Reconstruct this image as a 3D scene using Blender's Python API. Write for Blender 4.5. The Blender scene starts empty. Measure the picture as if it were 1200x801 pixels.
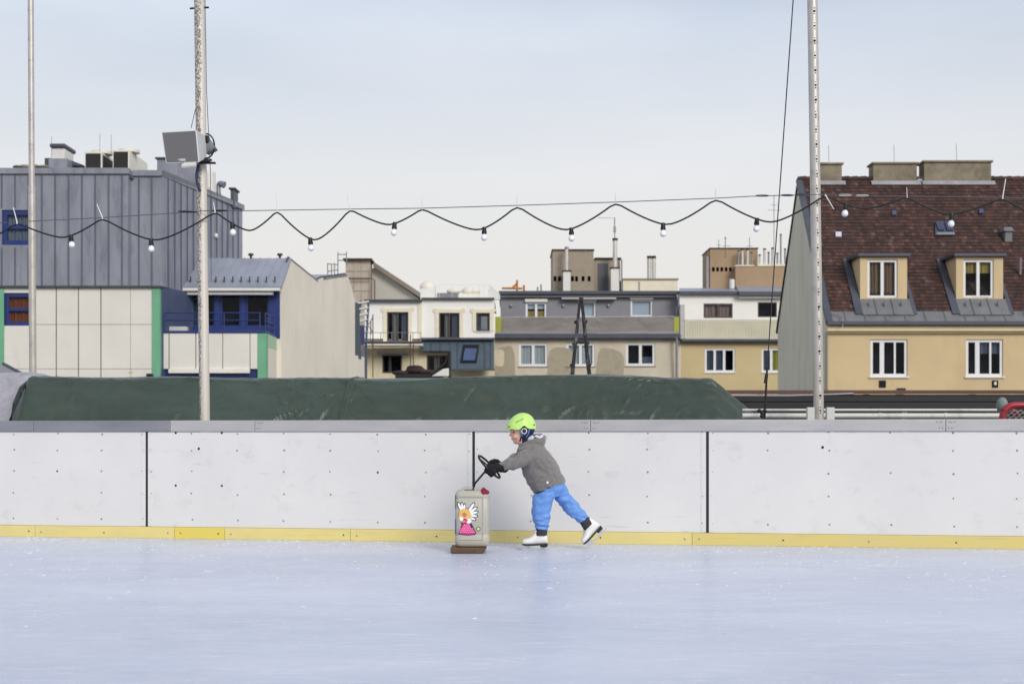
import bpy, bmesh, math, random
from mathutils import Vector, Matrix, noise
random.seed(7)
PI = math.pi
SC = bpy.context.scene
COL = SC.collection
# ------------------------------------------------------------------ survey of the place
F, CX, HOR, CAMZ = 1667.0, 600.0, 509.0, 0.93          # 50 mm lens, eye 0.93 m above the ice
def W(px, py, Y):                                        # a surveyed direction at distance Y -> world point (metres)
    return Vector(((px - CX) / F * Y, Y, CAMZ + (HOR - py) / F * Y))
def R4(px0, py0, px1, py1, Y):
    a, b = W(px0, py1, Y), W(px1, py0, Y)
    return a.x, b.x, a.z, b.z
def lin(c):
    out = []
    for v in c:
        v /= 255.0
        out.append(v / 12.92 if v <= 0.04045 else ((v + 0.055) / 1.055) ** 2.4)
    return out
# ------------------------------------------------------------------ mesh builder
class MB:
    def __init__(s): s.v, s.f, s.m, s.cur = [], [], [], 0
    def add(s, vs, fs):
        o = len(s.v); s.v += [Vector(p) for p in vs]
        for f in fs: s.f.append([i + o for i in f]); s.m.append(s.cur)
        return s
    def hexa(s, p):
        return s.add(p, [(0,3,2,1),(4,5,6,7),(0,1,5,4),(1,2,6,5),(2,3,7,6),(3,0,4,7)])
    def box(s, x0, x1, y0, y1, z0, z1):
        return s.hexa([(x0,y0,z0),(x1,y0,z0),(x1,y1,z0),(x0,y1,z0),(x0,y0,z1),(x1,y0,z1),(x1,y1,z1),(x0,y1,z1)])
    def quad(s, a, b, c, d): return s.add([a,b,c,d], [(0,1,2,3)])
    def prism(s, pts, vec):
        n = len(pts); vec = Vector(vec)
        vs = [Vector(p) for p in pts]; vs += [p + vec for p in vs]
        fs = [tuple(range(n)), tuple(range(2*n-1, n-1, -1))] + [(i, i+n, (i+1) % n + n, (i+1) % n) for i in range(n)]
        return s.add(vs, fs)
    def loft(s, rings, cap=True):
        n = len(rings[0]); o = len(s.v)
        for r in rings: s.v += [Vector(p) for p in r]
        for k in range(len(rings)-1):
            for i in range(n):
                j = (i+1) % n
                s.f.append([o+k*n+i, o+k*n+j, o+(k+1)*n+j, o+(k+1)*n+i]); s.m.append(s.cur)
        if cap:
            s.f.append([o+i for i in range(n)][::-1]); s.m.append(s.cur)
            e = o + (len(rings)-1)*n
            s.f.append([e+i for i in range(n)]); s.m.append(s.cur)
        return s
    def tube(s, path, r, n=8, cap=True):
        path = [Vector(p) for p in path]; rings = []
        for i, p in enumerate(path):
            t = (path[min(i+1, len(path)-1)] - path[max(i-1, 0)])
            t = t.normalized() if t.length > 1e-9 else Vector((0,0,1))
            up = Vector((0,0,1)) if abs(t.z) < .9 else Vector((0,1,0))
            a = t.cross(up).normalized(); b = t.cross(a).normalized()
            rr = r[i] if isinstance(r, (list, tuple)) else r
            rings.append([p + a*math.cos(2*PI*k/n)*rr + b*math.sin(2*PI*k/n)*rr for k in range(n)])
        return s.loft(rings, cap)
    def ring(s, pts, r, n=6):                             # closed tube
        m = len(pts); pts = [Vector(p) for p in pts]; o = len(s.v)
        for i, p in enumerate(pts):
            t = (pts[(i+1) % m] - pts[i-1]).normalized()
            up = Vector((0,0,1)) if abs(t.z) < .9 else Vector((0,1,0))
            a = t.cross(up).normalized(); b = t.cross(a).normalized()
            s.v += [p + a*math.cos(2*PI*k/n)*r + b*math.sin(2*PI*k/n)*r for k in range(n)]
        for i in range(m):
            for k in range(n):
                s.f.append([o+i*n+k, o+i*n+(k+1) % n, o+((i+1) % m)*n+(k+1) % n, o+((i+1) % m)*n+k]); s.m.append(s.cur)
        return s
    def cyl(s, p0, p1, r0, r1=None, n=14): return s.tube([p0, p1], [r0, r0 if r1 is None else r1], n)
    def ell(s, c, rx, ry, rz, nu=18, nv=12, R=None):
        c = Vector(c); o = len(s.v)
        for j in range(1, nv):
            for i in range(nu):
                ph, th = PI*j/nv, 2*PI*i/nu
                p = Vector((rx*math.sin(ph)*math.cos(th), ry*math.sin(ph)*math.sin(th), rz*math.cos(ph)))
                s.v.append(c + (R @ p if R else p))
        tp, bt = Vector((0,0,rz)), Vector((0,0,-rz))
        s.v += [c + (R @ tp if R else tp), c + (R @ bt if R else bt)]
        T, Bt = o+(nv-1)*nu, o+(nv-1)*nu+1
        for j in range(nv-2):
            for i in range(nu):
                s.f.append([o+j*nu+i, o+(j+1)*nu+i, o+(j+1)*nu+(i+1) % nu, o+j*nu+(i+1) % nu]); s.m.append(s.cur)
        for i in range(nu):
            s.f.append([T, o+i, o+(i+1) % nu]); s.m.append(s.cur)
            s.f.append([Bt, o+(nv-2)*nu+(i+1) % nu, o+(nv-2)*nu+i]); s.m.append(s.cur)
        return s
    def capsule(s, p0, p1, r0, r1, n=14):
        p0, p1 = Vector(p0), Vector(p1)
        s.tube([p0, p0.lerp(p1, .5), p1], [r0, (r0+r1)/2, r1], n)
        s.ell(p0, r0, r0, r0, n, 8); s.ell(p1, r1, r1, r1, n, 8); return s
    def chain(s, pts, rs, n=12):
        for i in range(len(pts)-1): s.capsule(pts[i], pts[i+1], rs[i], rs[i+1], n)
        return s
    def build(s, name, mats, parent=None, smooth=False, bevel=0, fuse=None, disp=None, loc=None, angle=40, seg=2):
        org = Vector(loc) if loc is not None else Vector((0,0,0))
        q = parent
        if parent is not None:
            org = Vector((0,0,0))
            while q is not None: org = org + Vector(q.location); q = q.parent
        me = bpy.data.meshes.new(name)
        me.from_pydata([tuple(p - org) for p in s.v], [], s.f)
        if not isinstance(mats, (list, tuple)): mats = [mats]
        for m in mats: me.materials.append(m)
        for i, k in enumerate(s.m): me.polygons[i].material_index = k
        bm = bmesh.new(); bm.from_mesh(me); bmesh.ops.recalc_face_normals(bm, faces=bm.faces); bm.to_mesh(me); bm.free()
        if fuse:
            t = bpy.data.objects.new('tmp', me); COL.objects.link(t)
            md = t.modifiers.new('r', 'REMESH'); md.mode = 'VOXEL'; md.voxel_size = fuse[0]; md.adaptivity = 0
            if fuse[1]:
                sm = t.modifiers.new('s', 'SMOOTH'); sm.factor = .5; sm.iterations = fuse[1]
            dg = bpy.context.evaluated_depsgraph_get()
            me2 = bpy.data.meshes.new_from_object(t.evaluated_get(dg))
            bpy.data.objects.remove(t); bpy.data.meshes.remove(me); me = me2; me.name = name
            me.materials.clear()
            for m in mats: me.materials.append(m)
        if disp:
            nrm = [v.normal.copy() for v in me.vertices]
            for i, v in enumerate(me.vertices): v.co = v.co + nrm[i] * disp(v.co + org)
        if smooth or fuse:
            me.polygons.foreach_set('use_smooth', [True]*len(me.polygons))
            if not fuse: me.set_sharp_from_angle(angle=math.radians(angle))
        me.update()
        o = bpy.data.objects.new(name, me); COL.objects.link(o)
        if parent is not None: o.parent = parent
        elif loc is not None: o.location = loc
        if bevel:
            b = o.modifiers.new('bevel', 'BEVEL'); b.width = bevel; b.segments = seg; b.limit_method = 'ANGLE'; b.angle_limit = math.radians(35)
        return o
def tag(o, label=None, cat=None, group=None, kind=None):
    for k, v in (('label', label), ('category', cat), ('group', group), ('kind', kind)):
        if v: o[k] = v
    return o
def thing(name, label, cat, loc, group=None):
    o = bpy.data.objects.new(name, None); COL.objects.link(o); o.location = loc; o.empty_display_size = .1
    return tag(o, label, cat, group)
def copy_tree(o, parent=None):
    c = o.copy(); COL.objects.link(c); c.parent = parent
    for ch in list(o.children): copy_tree(ch, c)
    return c
# ------------------------------------------------------------------ materials
def nodes(name):
    m = bpy.data.materials.new(name); m.use_nodes = True
    nt = m.node_tree; nt.nodes.clear()
    out = nt.nodes.new('ShaderNodeOutputMaterial'); b = nt.nodes.new('ShaderNodeBsdfPrincipled')
    nt.links.new(b.outputs[0], out.inputs[0])
    return m, nt, b, out
def noise_node(nt, vec, scale, detail=5, rough=.55):
    n = nt.nodes.new('ShaderNodeTexNoise'); n.inputs['Scale'].default_value = scale; n.inputs['Detail'].default_value = detail
    n.inputs['Roughness'].default_value = rough
    if vec is not None: nt.links.new(vec, n.inputs['Vector'])
    return n.outputs['Fac']
def ramp(nt, fac, stops):
    r = nt.nodes.new('ShaderNodeValToRGB')
    while len(r.color_ramp.elements) < len(stops): r.color_ramp.elements.new(.5)
    for e, (p, c) in zip(r.color_ramp.elements, stops):
        e.position = p; e.color = (c, c, c, 1) if isinstance(c, (int, float)) else (*c, 1)
    nt.links.new(fac, r.inputs[0]); return r.outputs[0]
def mixc(nt, fac, a, b, mode='MIX'):
    n = nt.nodes.new('ShaderNodeMix'); n.data_type = 'RGBA'; n.blend_type = mode
    for sock, v in ((n.inputs[0], fac), (n.inputs[6], a), (n.inputs[7], b)):
        if isinstance(v, (int, float)): sock.default_value = v
        elif isinstance(v, (list, tuple)): sock.default_value = (*v[:3], 1)
        else: nt.links.new(v, sock)
    return n.outputs[2]
def coords(nt, scale=(1,1,1), out='Object', rot=(0,0,0)):
    tc = nt.nodes.new('ShaderNodeTexCoord'); mp = nt.nodes.new('ShaderNodeMapping')
    mp.inputs['Scale'].default_value = scale; mp.inputs['Rotation'].default_value = rot
    nt.links.new(tc.outputs[out], mp.inputs['Vector']); return mp.outputs[0]
def bump(nt, b, h, strength, dist=.01):
    n = nt.nodes.new('ShaderNodeBump'); n.inputs['Strength'].default_value = strength; n.inputs['Distance'].default_value = dist
    nt.links.new(h, n.inputs['Height']); nt.links.new(n.outputs[0], b.inputs['Normal']); return n
def M(name, rgb, rough=.6, metal=0, var=.12, vs=2.0, bs=60, bmp=.15, stretch=(1,1,1), stain=None, samt=.5, sthr=.55, sscale=1.2, sstretch=(1,1,1), dist=.006, spec=.5):
    m, nt, b, out = nodes(name)
    c = lin(rgb); v = coords(nt, stretch)
    n1 = noise_node(nt, v, vs, 6)
    col = mixc(nt, ramp(nt, n1, [(.3, 0.0), (.7, 1.0)]), [x*(1-var) for x in c], [min(1, x*(1+var)) for x in c])
    if stain:
        n2 = noise_node(nt, coords(nt, sstretch), sscale, 8, .65)
        f = ramp(nt, n2, [(sthr, 0.0), (min(1, sthr+.16), samt)])
        col = mixc(nt, f, col, lin(stain))
    nt.links.new(col, b.inputs['Base Color'])
    n3 = noise_node(nt, coords(nt), bs, 4)
    b.inputs['Roughness'].default_value = rough; b.inputs['Metallic'].default_value = metal
    b.inputs['Specular IOR Level'].default_value = spec
    rr = nt.nodes.new('ShaderNodeMapRange'); rr.inputs['To Min'].default_value = max(0, rough-.1); rr.inputs['To Max'].default_value = min(1, rough+.12)
    nt.links.new(n1, rr.inputs['Value']); nt.links.new(rr.outputs[0], b.inputs['Roughness'])
    if bmp: bump(nt, b, n3, bmp, dist)
    return m
mt = {}
mt['zinc'] = M('standing_seam_zinc', (139,142,154), .5, .15, .16, 1.6, 14, .06, (1,1,.35), stain=(96,100,118), sthr=.52, sscale=2.2, sstretch=(1.5,1.5,.3))
mt['zinc_rib_shade'] = M('shaded_zinc_seam', (92,98,116), .6, .1, .1, 3)  # ribs darker than the sheet: the seam shadow put into their colour
mt['zinc_dark'] = M('dark_zinc_flashing', (74,78,90), .5, .1, .15, 2)
mt['roof_zinc'] = M('pale_zinc_roof', (148,154,168), .45, .2, .1, 1.2, 12, .05)
mt['apron'] = M('weathered_lead_sheet', (112,114,118), .6, .1, .14, 2, stain=(84,86,90))
mt['white_panel'] = M('white_facade_panel', (222,219,211), .5, 0, .04, .8, 30, .03, stain=(196,190,178), sthr=.56, sscale=.9, sstretch=(1,1,.4))
mt['green'] = M('green_render', (110,172,138), .7, 0, .08, 1.5)
mt['palegreen'] = M('pale_green_render', (172,200,170), .7, 0, .06, 1.5)
mt['blue'] = M('blue_painted_metal', (30,50,114), .4, 0, .1, 2)
mt['bluegrey'] = M('blue_grey_wall', (70,82,110), .6, 0, .1, 2)
mt['firewall'] = M('beige_render', (226,219,206), .85, 0, .04, .7, 22, .06, (1,1,.7), stain=(212,204,190), sthr=.5, sscale=.8, sstretch=(1,1,.35), samt=.6)
mt['white_render'] = M('white_render', (238,237,233), .8, 0, .03, .8, 20, .1, stain=(208,204,192), sthr=.6)
mt['cream'] = M('cream_trim', (226,219,196), .8, 0, .06, 2)
mt['beige'] = M('dirty_beige_render', (202,193,174), .85, 0, .1, .8, 15, .2, stain=(174,163,140), sthr=.52, sscale=.6)
mt['patch'] = M('grey_repair_plaster', (168,159,140), .9, 0, .12, 1.2, 12, .2, stain=(122,113,96), sthr=.5)
mt['grey_render'] = M('grey_render', (134,134,140), .8, 0, .06, 1)
mt['screen'] = M('grey_balcony_fabric', (134,129,126), .85, 0, .12, .8, 8, .5, (1,1,3), dist=.05)
mt['concrete'] = M('grimy_concrete', (160,148,132), .9, 0, .12, .9, 8, .25, stain=(122,112,100), sthr=.48, sscale=.9)
mt['tan'] = M('tan_render', (166,142,114), .9, 0, .07, .9, 10, .2, stain=(140,120,98), sthr=.55)
mt['yellow_render'] = M('yellow_render', (200,182,140), .85, 0, .05, .6, 14, .2, stain=(182,162,122), sthr=.52, sscale=.5)
mt['ochre'] = M('ochre_render', (208,186,146), .85, 0, .06, .6, 14, .15, stain=(190,166,128), sthr=.52, sscale=.9, sstretch=(1,1,.35))
mt['cornice'] = M('pale_ochre_trim', (222,204,166), .8, 0, .05, 1)
mt['gable'] = M('grey_roughcast', (208,206,194), .95, 0, .08, 1.2, 12, .5, (1,1,.3), stain=(182,180,168), sthr=.5, sscale=1.6, sstretch=(1,1,.18), dist=.02)
mt['chimney'] = M('sooty_chimney_render', (140,130,112), .95, 0, .2, 1.5, 10, .4, stain=(92,84,72), sthr=.48, sscale=1.6, sstretch=(1,1,.7), dist=.02)
mt['frame_white'] = M('white_window_frame', (226,227,230), .4, 0, .02, 2, 30, .0)
mt['frame_dark'] = M('dark_window_frame', (70,62,58), .5, 0, .05, 2, 30, .0)
mt['black'] = M('black_plastic', (16,16,18), .5, 0, .1, 3)
mt['black_rubber'] = M('black_cable_rubber', (14,14,16), .55, 0, .1, 5, 100, .05)
mt['dark_fence'] = M('black_stained_slats', (20,20,26), .5, 0, .25, 3, 40, .1, (.3,3,3))
mt['brown_rail'] = M('red_brown_rail', (92,62,54), .6, 0, .2, 3, stretch=(.3,2,2))
mt['white_pipe'] = M('white_painted_pipe', (204,204,200), .4, 0, .05, 3, stain=(140,138,134), sthr=.52, sscale=6)
mt['alu'] = M('aluminium', (184,183,183), .42, .4, .07, 3, 60, .05, (.4,3,3), stain=(160,162,170), sthr=.55, sscale=3, sstretch=(.5,2,2))
mt['alu_dark'] = M('dull_aluminium', (146,147,154), .45, .5, .1, 3, 60, .05, (.4,3,3), stain=(124,126,136), sthr=.5, sscale=2.5, sstretch=(.4,2,2))
mt['flash'] = M('chimney_lead', (158,158,162), .5, .1, .12, 2, stain=(120,120,124), sthr=.5)
mt['steel'] = M('galvanised_steel', (190,186,180), .4, .45, .1, 6, 50, .1, stain=(140,136,132), sthr=.55, sscale=7)
mt['wire'] = M('steel_wire', (96,98,104), .4, .5, .1, 6)
mt['chain_dark'] = M('dark_steel_fitting', (48,48,52), .4, .6, .1, 8)
mt['seam'] = M('black_joint_strip', (44,44,48), .5, .2, .15, 4, 40, .05)
mt['screw'] = M('grey_screw_head', (138,136,134), .45, .4, .1, 20)
mt['hole'] = M('black_screw_hole', (18,18,20), .7)
mt['tile'] = None
mt['terrace'] = M('concrete_terrace', (132,130,126), .9, 0, .12, .5, 20, .2)
mt['street'] = M('asphalt_street', (66,66,68), .9, 0, .2, .05, 4, .2)
mt['fur_box'] = M('white_duct_metal', (216,216,212), .45, .1, .05, 1.2)
mt['ac_grille'] = M('black_condenser_grille', (30,26,26), .6, 0, .2, 6, 30, .3)
mt['ac_body'] = M('ivory_unit_casing', (222,218,206), .5, 0, .04, 1)
mt['pipe_steel'] = M('stainless_flue', (205,203,198), .3, .5, .06, 3)
mt['red_paint'] = M('dark_red_goal_paint', (146,34,48), .38, 0, .12, 6, 60, .08, stain=(178,90,96), sthr=.62, sscale=9)
mt['net'] = M('white_net_cord', (214,212,206), .8, 0, .1, 10)
mt['grey_tarp'] = M('grey_blue_tarpaulin', (164,163,172), .45, 0, .12, 3.5, 9, 1.0, stain=(112,112,124), sthr=.5, sscale=4, sstretch=(1,1,2), dist=.05)
mt['wood_dark'] = M('dark_brown_board', (58,40,34), .7, 0, .2, 3)
mt['lime'] = M('lime_privacy_panel', (164,170,70), .6, 0, .06, 2)
mt['slate'] = M('blue_grey_metal_roof', (70,84,96), .5, .1, .15, 2, 20, .1)
mt['awning'] = M('white_awning_box', (226,224,216), .5, 0, .04, 2)
mt['maroon'] = M('maroon_cover_fabric', (54,38,42), .9, 0, .2, 3, 20, .3)
mt['skylight'] = M('painted_sky_reflection_glass', (72,88,122), .12, 0, .15, 3, 30, .0)  # blue of the reflected sky painted into the glass colour
mt['orange_wood'] = M('orange_timber', (190,130,70), .7, 0, .1, 3)

def curtain_mat(name, rgb, k=22, amt=.45):
    m, nt, b, out = nodes(name)
    v = coords(nt); w = nt.nodes.new('ShaderNodeTexWave'); w.bands_direction = 'X'; w.inputs['Scale'].default_value = k/6.28
    w.inputs['Distortion'].default_value = 2.5; w.inputs['Detail'].default_value = 2; w.inputs['Detail Scale'].default_value = .6
    nt.links.new(v, w.inputs['Vector'])
    b.inputs['Base Color'].default_value = (*lin(rgb), 1); b.inputs['Roughness'].default_value = .9
    bump(nt, b, w.outputs['Fac'], 1.0, .05 * amt); return m
mt['curtain_white'] = curtain_mat('white_net_curtain', (214,214,206))
mt['curtain_brown'] = curtain_mat('brown_folded_curtain', (158,128,96))
mt['curtain_orange'] = curtain_mat('orange_brown_blind', (150,78,42), 4)
mt['curtain_grey'] = curtain_mat('grey_net_curtain', (130,134,146))
mt['curtain_yellow'] = curtain_mat('yellow_blind', (196,166,90), 4)
mt['curtain_pink'] = curtain_mat('pinkish_blind', (172,144,134), 4)
mt['curtain_lime'] = curtain_mat('lime_curtain', (196,188,84))
mt['room'] = M('dark_room_interior', (20,22,36), .95, 0, .3, .7, 10, 0)
mt['blind_white'] = M('white_roller_blind', (222,222,222), .7, 0, .03, 2)

m, nt, b, out = nodes('window_glass'); nt.nodes.remove(b)
tr = nt.nodes.new('ShaderNodeBsdfTransparent'); tr.inputs[0].default_value = (.82,.86,.9,1)
gl = nt.nodes.new('ShaderNodeBsdfGlossy'); gl.inputs['Roughness'].default_value = .02
fr = nt.nodes.new('ShaderNodeFresnel'); fr.inputs[0].default_value = 1.22
mx = nt.nodes.new('ShaderNodeMixShader'); nt.links.new(fr.outputs[0], mx.inputs[0])
nt.links.new(tr.outputs[0], mx.inputs[1]); nt.links.new(gl.outputs[0], mx.inputs[2]); nt.links.new(mx.outputs[0], out.inputs[0])
mt['glass'] = m
# roof tiles, one shade per tile
m, nt, b, out = nodes('brown_roof_tile'); g = nt.nodes.new('ShaderNodeNewGeometry')
c = ramp(nt, g.outputs['Random Per Island'], [(0, lin((50,34,31))), (.5, lin((68,46,41))), (.85, lin((78,54,48))), (.95, lin((94,58,51))), (1, lin((100,78,69)))])
n = noise_node(nt, coords(nt, (1,1,1)), 1.3, 7, .7)
c = mixc(nt, ramp(nt, n, [(.5, 0.0), (.75, .5)]), c, lin((62,46,44)))
nt.links.new(c, b.inputs['Base Color']); b.inputs['Roughness'].default_value = .8
bump(nt, b, noise_node(nt, coords(nt), 30, 3), .3, .01); mt['tile'] = m
# HDPE board: white with scuffs, puck marks and grime
m, nt, b, out = nodes('white_board_plastic')
base = mixc(nt, ramp(nt, noise_node(nt, coords(nt), 1.2, 5), [(.3, 0.0), (.7, 1.0)]), lin((212,211,210)), lin((220,219,217)))
sm = ramp(nt, noise_node(nt, coords(nt, (1,1,1.3)), 4.6, 8, .68), [(.57, 0.0), (.74, .34)])
base = mixc(nt, sm, base, lin((170,168,164)))
for rot, sx, thr in (((0,.5,0), 1.6, .70), ((0,-.8,0), 2.1, .71), ((0,.05,0), 1.3, .70)):
    s = ramp(nt, noise_node(nt, coords(nt, (sx,1,34), rot=rot), 1.5, 3, .5), [(thr-.02, 0.0), (thr+.04, .55)])
    mask = ramp(nt, noise_node(nt, coords(nt), 1.7, 3), [(.5, 0.0), (.6, 1.0)])
    base = mixc(nt, mixc(nt, 1.0, s, mask, 'MULTIPLY'), base, lin((176,175,174)))
nt.links.new(base, b.inputs['Base Color']); b.inputs['Roughness'].default_value = .42
bump(nt, b, noise_node(nt, coords(nt), 2.0, 3), .12, .02); mt['board'] = m
def kick(name, rgb):
    m, nt, b, out = nodes(name)
    n = ramp(nt, noise_node(nt, coords(nt, (1,1,3)), 3.0, 7, .65), [(.42, 0.0), (.75, .55)])
    base = mixc(nt, n, lin(rgb), lin((206,192,140)))
    s = ramp(nt, noise_node(nt, coords(nt, (1,1,26)), 2.2, 4), [(.62, 0.0), (.72, .4)])
    base = mixc(nt, s, base, lin((176,160,96)))
    nt.links.new(base, b.inputs['Base Color']); b.inputs['Roughness'].default_value = .5; return m
mt['kick_a'] = kick('pale_yellow_kickplate', (222,206,132)); mt['kick_b'] = kick('strong_yellow_kickplate', (222,202,94)); mt['kick_c'] = kick('worn_yellow_kickplate', (214,196,118))
# ice
m, nt, b, out = nodes('scratched_ice')
lo = ramp(nt, noise_node(nt, coords(nt, (.35,.9,1)), .9, 6, .6), [(.3, 0.0), (.7, 1.0)])
base = mixc(nt, lo, lin((185,194,216)), lin((206,213,233)))
hs = None
for rot, sx, sy, sc, thr in ((.10, 2.2, 11, 1.7, .58), (-.42, 2.0, 14, 1.9, .60), (.5, 2.0, 13, 2.6, .60), (-.06, 2.4, 9, 3.4, .60), (1.1, 1.2, 26, 1.4, .64), (-.9, 1.0, 30, 1.6, .64)):
    n = noise_node(nt, coords(nt, (sx, sy, 1), rot=(0,0,rot)), sc, 3, .5)
    f = ramp(nt, n, [(thr-.02, 0.0), (thr+.10, .34)])
    base = mixc(nt, f, base, lin((228,232,243)))
    hs = f if hs is None else mixc(nt, 1.0, hs, f, 'ADD')
fl = ramp(nt, noise_node(nt, coords(nt, (1,.7,1)), 26, 3, .7), [(.60, 0.0), (.69, .95)])
fm = ramp(nt, noise_node(nt, coords(nt), .8, 4), [(.45, 0.15), (.65, 1.0)])
flk = mixc(nt, 1.0, fl, fm, 'MULTIPLY')
base = mixc(nt, flk, base, lin((238,240,246)))
dk = ramp(nt, noise_node(nt, coords(nt, (1,2.2,1)), 1.6, 7, .7), [(.54, 0.0), (.78, .4)])
base = mixc(nt, dk, base, lin((168,178,204)))
nt.links.new(base, b.inputs['Base Color'])
rr = nt.nodes.new('ShaderNodeMapRange'); rr.inputs['To Min'].default_value = .18; rr.inputs['To Max'].default_value = .42
nt.links.new(noise_node(nt, coords(nt, (.6,1.4,1)), 2.4, 6), rr.inputs['Value']); nt.links.new(rr.outputs[0], b.inputs['Roughness'])
b.inputs['IOR'].default_value = 1.31
hh = mixc(nt, .5, hs, noise_node(nt, coords(nt, (1,3,1)), 9, 6, .65), 'ADD')
bump(nt, b, hh, .22, .01); mt['ice'] = m
# tarp
m, nt, b, out = nodes('green_tarpaulin')
base = mixc(nt, ramp(nt, noise_node(nt, coords(nt, (.6,1,1.6)), 1.4, 7, .6), [(.3, 0.0), (.7, 1.0)]), lin((49,61,54)), lin((64,80,72)))
d = ramp(nt, noise_node(nt, coords(nt, (.9,1,3.6)), 2.3, 8, .72), [(.52, 0.0), (.72, .42)])
base = mixc(nt, d, base, lin((86,84,58)))
s = ramp(nt, noise_node(nt, coords(nt, (1.1,1,14), rot=(0,.05,0)), 3.2, 6, .7), [(.56, 0.0), (.70, .4)])
base = mixc(nt, s, base, lin((34,42,36)))
s = ramp(nt, noise_node(nt, coords(nt, (2.2,1,14), rot=(0,-.7,0)), 4, 6, .7), [(.62, 0.0), (.74, .32)])
base = mixc(nt, s, base, lin((98,108,96)))
nt.links.new(base, b.inputs['Base Color']); b.inputs['Roughness'].default_value = .36
vv = coords(nt)
wv = nt.nodes.new('ShaderNodeTexBrick'); wv.inputs['Scale'].default_value = 45; wv.offset = 0; wv.inputs['Mortar Size'].default_value = .14
wv.inputs['Brick Width'].default_value = .5; wv.inputs['Row Height'].default_value = .5; wv.inputs['Color1'].default_value = wv.inputs['Color2'].default_value = (0,0,0,1); wv.inputs['Mortar'].default_value = (1,1,1,1)
mp = nt.nodes.new('ShaderNodeMapping'); mp.inputs['Rotation'].default_value = (PI/2,0,0); nt.links.new(vv, mp.inputs[0]); nt.links.new(mp.outputs[0], wv.inputs['Vector'])
hb = mixc(nt, .5, noise_node(nt, coords(nt, (1.5,1,3), rot=(0,.4,0)), 7, 6, .6), wv.outputs['Color'], 'ADD')
bump(nt, b, hb, .6, .012); mt['tarp'] = m
# pole with peeled dark flecks on one side
m, nt, b, out = nodes('peeling_pole_paint')
n = noise_node(nt, coords(nt, (34,34,20)), 2.2, 6, .75)
tc = nt.nodes.new('ShaderNodeTexCoord'); sx = nt.nodes.new('ShaderNodeSeparateXYZ'); nt.links.new(tc.outputs['Object'], sx.inputs[0])
mr = nt.nodes.new('ShaderNodeMapRange'); mr.inputs['From Min'].default_value = -.05; mr.inputs['From Max'].default_value = .012; mr.inputs['To Min'].default_value = .2; mr.inputs['To Max'].default_value = -.12
nt.links.new(sx.outputs[0], mr.inputs['Value'])
ad = nt.nodes.new('ShaderNodeMath'); ad.operation = 'ADD'; nt.links.new(n, ad.inputs[0]); nt.links.new(mr.outputs[0], ad.inputs[1])
base = mixc(nt, ramp(nt, ad.outputs[0], [(.655, 0.0), (.73, .85)]), lin((206,200,190)), lin((70,66,64)))
nt.links.new(base, b.inputs['Base Color']); b.inputs['Roughness'].default_value = .5; b.inputs['Metallic'].default_value = .15; mt['peel'] = m
# fabrics of the skater
m, nt, b, out = nodes('grey_fleece')
n = noise_node(nt, coords(nt), 170, 4, .7)
base = mixc(nt, ramp(nt, n, [(.35, 0.0), (.65, 1.0)]), lin((98,95,94)), lin((138,134,132)))
nt.links.new(base, b.inputs['Base Color']); b.inputs['Roughness'].default_value = 1; b.inputs['Sheen Weight'].default_value = .3
bump(nt, b, n, .6, .006); mt['fleece'] = m
mt['trouser'] = M('blue_rain_trouser_nylon', (100,146,212), .5, 0, .03, 14, 60, .12, (1,1,2), dist=.006)
mt['cuff'] = M('dark_grey_knit_cuff', (58,54,60), .95, 0, .15, 60, 160, .5)
mt['glove'] = M('black_woollen_glove', (13,13,15), .95, 0, .2, 60, 160, .7)
mt['skin'] = M('skin', (226,176,154), .5, 0, .04, 20, 120, .03)
mt['lip'] = M('lip_skin', (196,112,104), .5)
mt['eye'] = M('dark_eye', (42,30,26), .25)
mt['brow'] = M('fair_brown_brow', (150,112,86), .8)
mt['helmet'] = M('lime_helmet_shell', (190,232,124), .36, 0, .03, 10, 30, .0)
mt['navy'] = M('navy_padding', (26,30,56), .9, 0, .2, 40, 120, .3)
mt['pad_blue'] = M('blue_piping', (90,140,214), .6)
mt['pad_white'] = M('white_ring_print', (236,236,236), .5)
mt['boot'] = M('white_skate_leather', (228,226,224), .38, 0, .03, 12, 60, .05)
mt['sole'] = M('black_skate_sole', (20,18,20), .4)
mt['blade'] = M('polished_skate_blade', (206,208,214), .25, .7, .05, 10)
m, nt, b, out = nodes('printed_hood_lining')
n = noise_node(nt, coords(nt), 32, 2, .5)
base = mixc(nt, ramp(nt, n, [(.55, 0.0), (.6, 1.0)]), lin((206,204,214)), lin((50,56,82)))
base = mixc(nt, ramp(nt, noise_node(nt, coords(nt), 21, 3), [(.58, 0.0), (.64, 1.0)]), base, lin((132,130,140)))
nt.links.new(base, b.inputs['Base Color']); b.inputs['Roughness'].default_value = .9; mt['lining'] = m
mt['can'] = M('translucent_grey_canister', (176,173,162), .42, 0, .05, 6, 30, .06, stain=(160,156,144), sthr=.56, sscale=7)
mt['cap_red'] = M('dark_red_screw_cap', (132,22,44), .4)
mt['plinth'] = M('wet_brown_plywood', (94,66,44), .6, 0, .25, 9, 40, .3, (.5,1,4), stain=(46,32,24), sthr=.5, sscale=12)
for k, c in (('st_white', (240,240,244)), ('st_navy', (34,34,62)), ('st_hair', (222,182,104)), ('st_face', (208,132,100)), ('st_pink', (214,40,128)), ('st_dot', (248,214,232)), ('st_olive', (112,116,84)), ('st_blue', (52,96,170)), ('st_cream', (236,220,170)), ('st_green', (96,120,64))):
    mt[k] = M('sticker_' + k[3:], c, .45, 0, .03, 20, 60, 0)
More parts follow.
